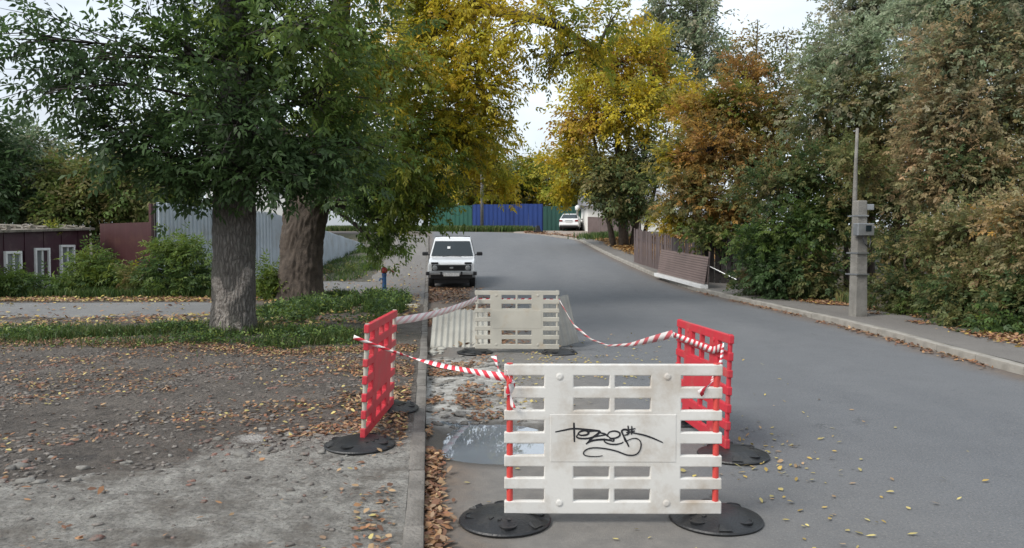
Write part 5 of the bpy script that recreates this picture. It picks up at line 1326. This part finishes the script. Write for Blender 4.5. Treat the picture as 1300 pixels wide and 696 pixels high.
tape('red and white tape sagging from the cream barrier to the roadside red barrier', [at(711, 383, 10.83), at(728, 413, 10.3), at(750, 431, 9.6), at(772, 439, 8.8), at(800, 438, 8.0), at(828, 431, 7.2), at(854, 424, 6.66)], ang0=.25, wd=.07, fold=.12, seg=110, twists=.0, mat='warning_tape_long', waist=.72)
tape('red and white tape stretched behind the top openings of the cream barrier', [at(604, 381, 10.93), at(640, 381, 10.925), at(680, 381, 10.91), at(711, 382, 10.895)], wd=.05, ang0=0.0, seg=50)
tape('short red and white tape tying the graffiti barrier to the roadside red barrier', [at(918, 440, 5.52), at(915, 462, 5.2), at(905, 484, 4.6), at(896, 494, 4.16), at(888, 500, 4.165)], ang0=.5, wd=.05, fold=.6, seg=60, twists=.4)
tape('red and white tape running along the roadside red barrier', [at(855, 425, 6.63), at(880, 435, 6.22), at(905, 445, 5.78), at(919, 440, 5.53)], ang0=.1, wd=.05, seg=40)
# knot and tails on the graffiti barrier
tape('knotted tail of tape hanging from the left post of the graffiti barrier', [at(643, 470, 4.17), at(651, 486, 4.15), at(645, 500, 4.16), at(652, 518, 4.165)], ang0=.6, wd=.045, fold=.5, seg=40, twists=.6)
tape('loose curled end of tape behind the graffiti barrier post', [at(644, 482, 4.30), at(634, 470, 4.5), at(627, 452, 4.7)], ang0=.2, wd=.04, fold=.5, seg=30, twists=.7)

# ------------------------------------------------------------------ cars
def extrude_profile(prof_, hw, taper=None):
    """prof_ list of (y,z); hw function(y,z)->half width"""
    n = len(prof_); v = [(-hw(y, z), y, z) for y, z in prof_] + [(hw(y, z), y, z) for y, z in prof_]
    f = [(i, (i + 1) % n, n + (i + 1) % n, n + i) for i in range(n)] + [tuple(range(n - 1, -1, -1)), tuple(range(n, 2 * n))]
    return MB().add(v, f)
def wheel(parent, x, y, r, wd, side):
    o = MB().lathe([(r * .62, -wd / 2), (r * .9, -wd / 2), (r, -wd * .34), (r, wd * .34), (r * .9, wd / 2), (r * .62, wd / 2)], 28, c=(0, 0, 0), axis='x').build('wheel', 'tyre', parent, smooth=False)
    o.location = (x, y, r)
    rim = MB().lathe([(r * .6, -.01), (r * .62, .02), (r * .5, .03), (r * .2, .012), (r * .15, .035), (.01, .04)], 20, axis='x').build('rim', 'steel', o)
    rim.location = (side * wd * .42, 0, 0); rim.scale = (side, 1, 1)
    return o
def arch(yc, r, z0, n=7): return [(yc + r * math.cos(t), z0 + r * math.sin(t)) for t in np.linspace(0, math.pi, n)]
def quad_panel(name, pts, mat, parent, t=.012, nrm=None):
    """thin slab from 4 points"""
    P = [Vector(p) for p in pts]; nn = (P[1] - P[0]).cross(P[3] - P[0]).normalized()
    v = P + [p + nn * t for p in P]
    return MB().add(v, [(0, 1, 2, 3), (7, 6, 5, 4), (0, 4, 5, 1), (1, 5, 6, 2), (2, 6, 7, 3), (3, 7, 4, 0)]).build(name, mat, parent)

cpos = at(576, 366, 25.2); cpx = cpos[0] + .03
ny = 25.2 + 1.86
car = empty('offroad_car', (cpx - .107 * 1.86, ny, float(prof(ny)) + .0), R(5.0), 'white boxy off-road car parked against the left kerb facing the barriers', 'car')
car.rotation_euler = (math.atan(0.05), 0, R(3.0)); car.location.z -= .03
hwb = lambda y, z: .80 - .05 * max(0, z - .75) / .25 - .015 * max(0, (.5 - z)) - (.04 if y < -1.75 or y > 1.75 else 0)
lower = [(-1.80, .50)] + [(-1.84, .60), (-1.835, .84), (-1.78, .90), (-1.5, .955), (-.74, 1.0), (1.70, 1.02), (1.80, .95), (1.84, .6), (1.80, .40)] + arch(1.10, .40, .36)[0:] + arch(-1.12, .40, .36)[0:] 
MB_ = extrude_profile(lower, hwb); body = MB_.build('body', 'car_white', car, bevel=.025, seg=3)
cabp = [(-.76, .99), (-.18, 1.53), (.0, 1.60), (.3, 1.625), (1.45, 1.615), (1.56, 1.56), (1.74, 1.0)]
cab = extrude_profile(cabp, lambda y, z: .765 - .145 * (z - 1.0) / .6).build('cabin', 'car_white', car, bevel=.03, seg=3)
hwc = lambda z: .765 - .145 * (z - 1.0) / .6
def cabpt(t, side, off=.0):   # point on the windscreen plane
    y = -.76 + .58 * t; z = .99 + .54 * t; return (side * (hwc(z) - .055), y - .018 - off, z + .016 + off)
quad_panel('windscreen', [cabpt(.06, -1), cabpt(.06, 1), cabpt(.93, 1), cabpt(.93, -1)], 'car_glass', car, .006)
MB().box((-.12, -.50, 1.30), (.10, .012, .10), (R(-43), 0, 0)).build('windscreen_sticker', 'white_paint', car)
for s_ in (-1, 1):
    for ya, yb in ((-.42, .42), (.50, 1.42)):
        pts = [(s_ * (hwc(1.07) + .004), ya - (.02 if ya < 0 else 0), 1.07), (s_ * (hwc(1.07) + .004), yb, 1.07), (s_ * (hwc(1.5) + .006), yb - .02, 1.5), (s_ * (hwc(1.5) + .006), ya + (.27 if ya < 0 else .02), 1.5)]
        if s_ > 0: pts = pts
        quad_panel('side_window', pts if s_ > 0 else pts[::-1], 'car_glass', car, .008)
quad_panel('rear_window', [(.55, 1.735, 1.06), (-.55, 1.735, 1.06), (-.5, 1.60, 1.48), (.5, 1.60, 1.48)], 'car_glass', car, .01)
MB().tube([(-.60, .05, 1.655), (-.3, .02, 1.668), (.3, .02, 1.668), (.60, .05, 1.655)], .016, 6).build('roof_bar', 'black_plastic', car)
MB().box((0, -1.845, .715), (1.28, .05, .19)).build('grille', 'black_plastic', car, bevel=.012)
for k_ in range(5): MB().box((0, -1.875, .655 + k_ * .03), (.80, .012, .010)).build('grille_bar', 'tyre', car)
em = MB().lathe([(.06, 0), (.065, .008), (.03, .012)], 18, axis='y').build('emblem', 'steel', car); em.location = (0, -1.876, .715); em.scale = (1, 1, .5)
for s_ in (-1, 1):
    hl = MB().lathe([(.086, 0), (.086, .02), (.078, .03), (.04, .038)], 22, c=(s_ * .535, -1.855, .712), axis='y').build('headlight', 'lamp_glass', car, smooth=True)
    MB().box((s_ * .545, -1.825, .865), (.23, .06, .062)).build('turn_signal', 'black_plastic', car, bevel=.01)
    m_ = MB().box((s_ * .93, -.44, 1.09), (.20, .09, .13)).build('mirror', 'black_plastic', car, bevel=.03)
    MB().tube([(s_ * .76, -.46, 1.04), (s_ * .86, -.45, 1.07)], .02, 6).build('mirror_arm', 'black_plastic', m_)
MB().box((0, -1.90, .535), (1.42, .10, .085)).build('bumper', 'steel', car, bevel=.015)
for s_ in (-1, 1): MB().box((s_ * .765, -1.87, .535), (.12, .16, .12)).build('bumper_end', 'black_plastic', car, bevel=.02)
MB().box((0, -1.955, .505), (.52, .012, .112)).build('number_plate', 'plate', car, bevel=.003)
MB().box((0, -1.78, .42), (1.36, .06, .14)).build('valance', 'black_plastic', car, bevel=.01)
MB().box((0, 0, .32), (1.16, 3.2, .28)).build('underbody', 'black_plastic', car)  # car floor, extended downwards so its black stands in for shade beneath
for s_ in (-1, 1):
    for yy_ in (-1.12, 1.10): wheel(car, s_ * .68, yy_, .335, .19, s_)
    MB().tube([(s_ * .32, -1.0, 1.02), (s_ * .05, -.77, 1.045)], .008, 4).build('wiper', 'black_plastic', car)
for x_, z_ in ((-.33, .545), (.33, .545)): MB().box((x_, -1.952, z_), (.06, .014, .10)).build('bumper_guard', 'black_plastic', car)

# far white saloon, seen from behind
sp = gnd(727, 293.5); sx_, sy_ = sp[0], sp[1] + 2.0
sed = empty('saloon_car', (sx_, sy_, float(H(sx_, sy_)) + .008), R(-9), 'white saloon car parked tail-on by the dark green fence', 'car')
hws = lambda y, z: .86 - .06 * max(0, z - .7) / .3 - .02 * max(0, .4 - z) - (.05 if abs(y) > 2.1 else 0)
lw = [(-2.20, .34), (-2.24, .55), (-2.22, .86), (-2.12, .97), (-1.55, 1.0), (.95, .95), (1.9, .82), (2.18, .66), (2.2, .35)] + arch(1.35, .36, .30) + arch(-1.32, .36, .30)
extrude_profile(lw, hws).build('body', 'car_white', sed, bevel=.05, seg=3)
cabs = [(-1.62, .97), (-.95, 1.38), (-.6, 1.45), (.1, 1.46), (.35, 1.42), (1.1, .93)]
hq = lambda z: .80 - .20 * (z - .95) / .5
extrude_profile(cabs, lambda y, z: hq(z)).build('cabin', 'car_white', sed, bevel=.04, seg=3)
def rw(t, s): y = -1.62 + .67 * t; z = .97 + .41 * t; return (s * (hq(z) - .07), y - .012, z + .018)
quad_panel('rear_window', [rw(.1, -1), rw(.1, 1), rw(.9, 1), rw(.9, -1)], 'car_glass', sed, .008)
for s_ in (-1, 1):
    quad_panel('side_window', [(s_ * (hq(1.0) + .004), -1.1, 1.02), (s_ * (hq(1.0) + .004), .75, 1.02), (s_ * (hq(1.36) + .006), .3, 1.36), (s_ * (hq(1.36) + .006), -.8, 1.36)][::s_], 'car_glass', sed, .01)
    MB().box((s_ * .66, -2.235, .80), (.28, .05, .15)).build('tail_light', 'tail_red', sed, bevel=.02)
    MB().box((s_ * .96, .62, 1.0), (.17, .09, .12)).build('mirror', 'black_plastic', sed, bevel=.03)
    for yy_ in (-1.32, 1.35): wheel(sed, s_ * .74, yy_, .315, .2, s_)
MB().box((0, -2.25, .80), (.62, .02, .10)).build('boot_trim', 'steel', sed, bevel=.004)
MB().box((0, -2.252, .70), (.52, .02, .11)).build('number_plate', 'plate', sed, bevel=.003)
MB().box((0, -2.235, .50), (1.62, .09, .17)).build('bumper', 'car_white', sed, bevel=.04)
MB().box((0, -2.18, .34), (1.5, .10, .12)).build('valance', 'black_plastic', sed, bevel=.02)
MB().box((0, 0, .28), (1.4, 4.0, .14)).build('underbody', 'black_plastic', sed)

# ------------------------------------------------------------------ fallen leaves, stones, grass
FALL = [(0.29, 0.145, 0.07), (0.34, 0.19, 0.095), (0.25, 0.12, 0.07), (0.20, 0.105, 0.065), (0.37, 0.25, 0.14), (0.15, 0.08, 0.052), (0.31, 0.21, 0.135)]
FALL_Y = [(0.48, 0.38, 0.10), (0.50, 0.42, 0.16), (0.44, 0.36, 0.14), (0.40, 0.28, 0.08)]
def litter(name, label, xy, zf, size, pal, pile=0.0, parent=None):
    """lying leaves: 6-point folded blades resting on the surface"""
    n = len(xy); x, y = xy[:, 0], xy[:, 1]
    z = zf(x, y) + 0.006 + pile * RNG.random(n) ** 1.5 if np.isscalar(pile) else zf(x, y) + 0.006 + pile
    th = RNG.uniform(0, 2 * np.pi, n); L = size * RNG.uniform(.6, 1.35, n); W = L * RNG.uniform(.36, .62, n)
    tilt = RNG.normal(0, .24, n); roll = RNG.normal(0, .3, n); curl = RNG.uniform(.0, .28, n)
    loc = np.array([(0, 0, 0), (.35, .5, 1), (.35, -.5, 1), (.72, .38, 1), (.72, -.38, 1), (1, 0, .6)])
    V = np.zeros((n, 6, 3))
    for j, (a, b, c) in enumerate(loc):
        lx = (a - .5) * L; ly = b * W; lz = np.abs(b) * W * np.sin(curl + .25) + (a - .5) ** 2 * L * curl * 1.6
        lz = lz + lx * np.sin(tilt) + ly * np.sin(roll)
        V[:, j, 0] = x + lx * np.cos(th) - ly * np.sin(th); V[:, j, 1] = y + lx * np.sin(th) + ly * np.cos(th); V[:, j, 2] = z + lz
    V[:, :, 2] += (z - V[:, :, 2].min(1))[:, None]
    C = pick(pal, n) * RNG.uniform(.7, 1.15, (n, 1))
    idx = np.array([(0, 2, 1), (1, 2, 4), (1, 4, 3), (3, 4, 5)]); F = (np.arange(n)[:, None, None] * 6 + idx[None]).reshape(-1, 3)
    me = np_mesh(name, V.reshape(-1, 3), F, np.repeat(C, 6, 0))
    o = mesh_obj(name, me, 'litter'); return tag(o, label, 'leaves', kind='stuff')
def scatter(n, fx, dens=None):
    out = []
    tot = 0
    while tot < n:
        p = fx(n)
        if dens is not None: p = p[RNG.random(len(p)) < np.clip(dens(p[:, 0], p[:, 1]), 0, 1)]
        out.append(p); tot += len(p)
        if len(out) > 60: break
    return np.concatenate(out)[:n]
U_ = RNG.uniform
# gutter strip
def f(n): y = U_(2.2, 5.7, n); s = np.abs(RNG.normal(0, .055, n)) + .012; return np.stack([Lx(y) + s, y], -1)
a = scatter(1500, f)
def f(n): y = U_(5.4, 11.5, n); s = np.abs(RNG.normal(0, .40, n)) + .015; return np.stack([Lx(y) + s, y], -1)
b = scatter(1250, f, lambda x, y: sstep(.55, .63, fbm(x * 2.6 + 9, y * 1.6, 3)) * (puddle_e(x, y) > 1.25))
litter('fallen_leaves', 'brown and orange leaves heaped in the gutter along the left kerb', np.concatenate([a, b]), RZ, .052, FALL, pile=np.concatenate([RNG.random(1500) ** 1.6 * .03, RNG.random(len(b)) * .02]))
# between rear barrier and the off-roader
def f(n): y = U_(11.3, 25.5, n); s = U_(.02, 2.0, n) ** 1.2; return np.stack([Lx(y) + s, y], -1)
litter('fallen_leaves', 'carpet of orange leaves in the road between the cream barrier and the off-roader', scatter(3200, f, lambda x, y: sstep(.40, .56, fbm(x * 1.1 + 2, y * .6, 3)) * sstep(2.4, .6, x - Lx(y))), RZ, .085, FALL, pile=.02)
# sparse ones on the asphalt
def f(n): y = 3.2 + 10 * RNG.random(n) ** 1.4; return np.stack([U_(-.3, 3.4, n), y], -1)
a = scatter(320, f, lambda x, y: (.25 + .75 * np.exp(-((x - 1.75) / .5) ** 2)) * (puddle_e(x, y) > 1.3))
def f(n): return np.stack([RNG.normal(1.85, .22, n), RNG.normal(5.45, .45, n)], -1)
b = scatter(90, f)
def f(n): y = U_(6.8, 10.8, n); return np.stack([U_(-.2, 1.6, n), y], -1)
c = scatter(420, f, lambda x, y: sstep(.42, .62, fbm(x * 2, y * 2, 3)))
litter('fallen_leaves', 'scattered small yellow leaves on the asphalt round the barriers', np.concatenate([a, b, c]), RZ, .042, FALL_Y + FALL[4:5], pile=.004)
# verge
def f(n): y = 2.6 + 10.5 * RNG.random(n) ** .8; return np.stack([Lx(y) - .15 - U_(0, 9, n) ** 1.0, y], -1)
dn = lambda x, y: (.05 + .9 * sstep(.50, .66, fbm(x * 1.3 + 5, y * 1.7, 4))) * (1 - .75 * sstep(0, .4, 4.75 + (x + 3.04) * .72 - y))
a = scatter(9500, f, dn)
def f(n): x = U_(-9.5, -1.3, n); return np.stack([x, 11.0 - .10 * (x + 4.5) + RNG.normal(0, .22, n) - .5 * np.exp(-((x + 3.2) / 1.2) ** 2)], -1)
b = scatter(5200, f)
def f(n): y = U_(5.8, 12, n); return np.stack([Lx(y) - .15 - np.abs(RNG.normal(0, .7, n)), y], -1)
c = scatter(3800, f, lambda x, y: sstep(.42, .6, fbm(x * 1.6, y * 1.6 + 7, 3)))
def f(n): y = U_(3.0, 6, n); return np.stack([Lx(y) - .15 - np.abs(RNG.normal(0, .16, n)), y], -1)
d = scatter(260, f, lambda x, y: sstep(.45, .6, fbm(x * 2.6, y * 1.6 + 3, 3)))
litter('fallen_leaves', 'dry brown leaves strewn over the dirt verge and below the grass strip', np.concatenate([a, b, c, d]), VZ, .042, FALL + FALL[3:6] + FALL_Y[1:2], pile=.012)
def f(n): y = U_(12.5, 21.5, n); return np.stack([U_(-13, -2, n), y], -1)
def dn(x, y): return (.15 + .85 * sstep(.42, .58, fbm(x * .9, y * .9 + 3, 3))) * (1 - .93 * path_mask(x, y)) * (x < Lx(y) - .2)
a = scatter(6500, f, dn)
def f(n): x = U_(-17, -7.5, n); return np.stack([x, 19.9 + RNG.normal(0, .3, n)], -1)
b = scatter(2200, f)
litter('fallen_leaves', 'yellowed leaves littering the ground between the big trunks and the path', np.concatenate([a, b]), lambda x, y: VZ(x, y) + .016, .085, FALL + FALL_Y, pile=.015)
def f(n): y = U_(20, 34, n); return np.stack([Lx(y) - .2 - U_(0, 4.5, n), y], -1)
litter('fallen_leaves', 'thin scatter of leaves on the footway by the off-roader', scatter(700, f), lambda x, y: VZ(x, y) + .016, .09, FALL + FALL_Y, pile=.01)
# right pavement: band at the thicket foot and in the gutter
def f(n): y = U_(8.5, 23, n); return np.stack([Rx(y) + 1.45 + RNG.normal(0, .17, n), y], -1)
a = scatter(5200, f, lambda x, y: sstep(.36, .5, fbm(x * .8, y * .8, 3)) * sstep(23, 15, y))
litter('fallen_leaves', 'orange leaf band along the foot of the thicket', a, lambda x, y: np.maximum(SZ(x, y), BZ(x, y) * (x > Rx(y) + 1.7)) , .075, FALL + FALL_Y[3:], pile=.02)
def f(n): y = U_(9, 24, n); return np.stack([Rx(y) - np.abs(RNG.normal(0, .12, n)) - .01, y], -1)
litter('fallen_leaves', 'thin drift of leaves in the gutter of the thicket kerb', scatter(700, f, lambda x, y: sstep(.48, .6, fbm(x * .8, y * .7, 3))), RZ, .07, FALL, pile=.01)
def f(n): y = U_(30, 50, n); return np.stack([Rx(y) + .75 + U_(0, 4.2, n), y], -1)
litter('fallen_leaves', 'thick heap of orange leaves on the bank below the yellow maple', scatter(13000, f, lambda x, y: (.15 + .85 * sstep(.8, 1.5, x - Rx(y))) * sstep(31, 35, y)), lambda x, y: np.where(x > Rx(y) + 1.69, BZ(x, y), SZ(x, y)), .15, [(0.36, .19, .06), (.42, .25, .09), (.30, .16, .06), (.40, .27, .12)], pile=.10)
def f(n): y = U_(52, 62, n); return np.stack([np.interp(y, RT[:25, 1], RT[:25, 0]) + .3 + np.abs(RNG.normal(0, .8, n)), y], -1)
litter('fallen_leaves', 'dusty leaf drift along the outer edge of the bend', scatter(900, f), lambda x, y: H(x, y) + .015, .16, FALL, pile=.03)

def stones(name, label, xy, zf, smin, smax, mat, seed=3):
    rg = np.random.default_rng(seed)
    base = np.array([(-1, -1, -.5), (1, -1, -.5), (1, 1, -.5), (-1, 1, -.5), (-.7, -.75, .6), (.75, -.65, .5), (.65, .75, .65), (-.75, .6, .45)]) * .5
    fc = np.array([(0, 3, 2, 1), (4, 5, 6, 7), (0, 1, 5, 4), (1, 2, 6, 5), (2, 3, 7, 6), (3, 0, 4, 7)])
    n = len(xy); sz = smin + (smax - smin) * rg.random(n) ** 2.5
    V = base[None] * rg.uniform(.65, 1.35, (n, 8, 3)) * sz[:, None, None] * rg.uniform(.6, 1.4, (n, 1, 3))
    th = rg.uniform(0, 6.28, n); c, s = np.cos(th)[:, None], np.sin(th)[:, None]
    x = V[..., 0] * c - V[..., 1] * s; y = V[..., 0] * s + V[..., 1] * c
    V[..., 0] = x + xy[:, :1]; V[..., 1] = y + xy[:, 1:]; V[..., 2] = V[..., 2] * .5 + (zf(xy[:, 0], xy[:, 1]) + sz * .12)[:, None]
    me = np_mesh(name, V.reshape(-1, 3), (np.arange(n)[:, None, None] * 8 + fc[None]).reshape(-1, 4))
    return tag(mesh_obj(name, me, mat), label, 'stones', kind='stuff')
def f(n): y = 2.6 + 8 * RNG.random(n); return np.stack([Lx(y) - .2 - U_(0, 6.5, n), y], -1)
stones('gravel', 'loose grey gravel and crumbs on the dirt verge', scatter(14000, f, lambda x, y: (.18 + .82 * sstep(.45, .62, fbm(x * 1.5 + 30, y * 1.5, 4))) * (1 - .8 * sstep(0, .5, 4.75 + (x + 3.04) * .72 - y))), VZ, .006, .045, 'stone')
def f(n): y = U_(4.6, 7.4, n); return np.stack([U_(-4.5, -1.1, n), y], -1)
stones('rubble_chunks', 'broken concrete chunks along the edge of the crumbling slab', scatter(90, f, lambda x, y: np.exp(-((y - 5.2 - .6 * (x + 2.3)) / .55) ** 2)), VZ, .02, .085, 'concrete', 5)
def f(n): y = U_(6.3, 11, n); return np.stack([Lx(y) + U_(.03, .95, n), y], -1)
stones('rubble_chunks', 'pale broken asphalt crumbs in the hollow beside the puddle', scatter(420, f, lambda x, y: broken(x, y) * (puddle_e(x, y) > 1.3)), RZ, .012, .09, 'concrete', 6)
def f(n): y = U_(9.8, 11.6, n); return np.stack([Lx(y) + U_(.03, .5, n), y], -1)
stones('rubble_chunks', 'broken white lumps at the torn end of the pale slate sheet', scatter(26, lambda n: np.stack([U_(-1.16, -1.0, n), U_(10.7, 11.6, n)], -1)), RZ, .05, .13, 'slate', 8)

def grass(name, label, xy, zf, h0, h1, pal, w0=.006, lean=.35):
    n = len(xy); x, y = xy[:, 0], xy[:, 1]; z = zf(x, y) - .01
    h = U_(h0, h1, n); th = U_(0, 2 * np.pi, n); ph = U_(0, 2 * np.pi, n); ln = np.abs(RNG.normal(0, lean, n)) * h
    dx, dy = np.cos(th) * w0, np.sin(th) * w0; lx, ly = np.cos(ph) * ln, np.sin(ph) * ln
    V = np.zeros((n, 5, 3))
    V[:, 0] = np.stack([x - dx, y - dy, z], -1); V[:, 1] = np.stack([x + dx, y + dy, z], -1)
    V[:, 2] = np.stack([x + dx * .8 + lx * .35, y + dy * .8 + ly * .35, z + h * .6], -1); V[:, 3] = np.stack([x - dx * .8 + lx * .35, y - dy * .8 + ly * .35, z + h * .6], -1)
    V[:, 4] = np.stack([x + lx, y + ly, z + h * .95], -1)
    idx = np.array([(0, 1, 2), (0, 2, 3), (3, 2, 4)]); C = pick(pal, n)
    me = np_mesh(name, V.reshape(-1, 3), (np.arange(n)[:, None, None] * 5 + idx[None]).reshape(-1, 3), np.repeat(C, 5, 0))
    return tag(mesh_obj(name, me, 'grass'), label, 'grass', kind='stuff')
GR = [(0.055, 0.10, 0.026), (0.075, 0.13, 0.03), (0.04, 0.075, 0.022), (0.11, 0.14, 0.04)]
def f(n): x = U_(-8.8, -1.9, n); return np.stack([x, 11.75 - .14 * (x + 4.5) + RNG.normal(0, .42, n)], -1)
dg = lambda x, y: sstep(.44, .60, fbm(x * 1.5, y * 2.2 + 11, 4)) * sstep(-9, -6.5, x) * sstep(-1.9, -2.8, x)
grass('grass_strip', 'green grass strip round the foot of the grey trunk', scatter(12000, f, dg), VZ, .03, .20, GR + [(0.12, 0.12, 0.05)], lean=.6)
def f(n): return np.stack([U_(-5.2, -2.3, n), U_(15.5, 21.5, n)], -1)
grass('grass_clump', 'tufted weeds between the leaning trunk and the kerb', scatter(9000, f, lambda x, y: sstep(.40, .56, fbm(x * .9 + 20, y * .9, 3)) * (x < Lx(y) - .5) * (1 - walk_mask(x, y)) * (1 - drive_mask(x, y))), VZ, .06, .28, GR, w0=.009)
def f(n): return np.stack([U_(-11, -5.5, n), U_(25, 42, n)], -1)
grass('grass_clump', 'rough grass at the foot of the zinc fence', scatter(5000, f, lambda x, y: sstep(.4, .6, fbm(x * .5, y * .5, 3)) * (1 - walk_mask(x, y)) * (1 - drive_mask(x, y)) * .9), VZ, .08, .28, GR, w0=.013, lean=.6)
def f(n): x = U_(-16, -7, n); return np.stack([x, 20.9 + np.abs(RNG.normal(0, .5, n))], -1)
grass('grass_clump', 'weeds and grass under the shrubs along the path', scatter(7000, f), VZ, .06, .32, GR, w0=.011)
def f(n): y = U_(8, 25, n); return np.stack([Rx(y) + 1.9 + np.abs(RNG.normal(0, .35, n)), y], -1)
grass('grass_clump', 'dark weeds at the foot of the thicket beside the leaf band', scatter(9000, f, lambda x, y: sstep(.35, .6, fbm(x * .7, y * .7, 3))), BZ, .06, .34, GREEN_D + OLIVE, w0=.011)
def f(n): return np.stack([U_(-16, 2.2, n), U_(63, 69, n)], -1)
grass('grass_bank', 'grassy bank before the blue fence at the bend', scatter(16000, f, lambda x, y: (y > np.interp(-x, -RT[::-1][:, 0][::-1], RT[:, 1]) + .8) * sstep(2.0, .5, x + .25 * (y - 66))), lambda x, y: H(x, y) - .03, .2, .6, GR + [(0.12, .13, .05)], w0=.045)
def f(n): return np.stack([RNG.normal(6.1, .7, n), RNG.normal(50.6, .8, n)], -1)
grass('grass_clump', 'green tuft at the end of the leaf heap below the white house', scatter(1500, f), BZ, .15, .5, GR, w0=.03)
def weeds(name, label, xy, zf, L, W, pal, hgt=.12):
    n = len(xy); P = np.stack([xy[:, 0], xy[:, 1], zf(xy[:, 0], xy[:, 1]) + U_(0, 1, n) ** 2 * hgt], -1); A = unit(RNG.normal(0, 1, (n, 3)) * (1, 1, .35) + (0, 0, .45))
    V, C = leaflets(P, A, np.full(n, L), np.full(n, W), 3, pick(pal, n), droop=.1)
    o = leaf_object(name, V, C, None, 'grass'); return tag(o, label, 'weeds')
def f(n): x = U_(-8.4, -2.0, n); return np.stack([x, 11.7 - .14 * (x + 4.5) + RNG.normal(0, .36, n)], -1)
weeds('weed_patch', 'low broad-leaved weeds mixed into the grass round the grey trunk', scatter(4200, f, lambda x, y: sstep(.46, .62, fbm(x * 1.5 + 3, y * 2 + 11, 4))), VZ, .05, .026, GREEN_D + GREEN_M)
def f(n): return np.stack([U_(-4.9, -2.4, n), U_(14, 20.5, n)], -1)
weeds('weed_patch', 'leafy weeds between the kerb and the leaning brown trunk', scatter(3800, f, lambda x, y: sstep(.44, .58, fbm(x * .9 + 20, y * .9, 3)) * (x < Lx(y) - .5)), VZ, .08, .04, GREEN_M + GREEN_D, .22)
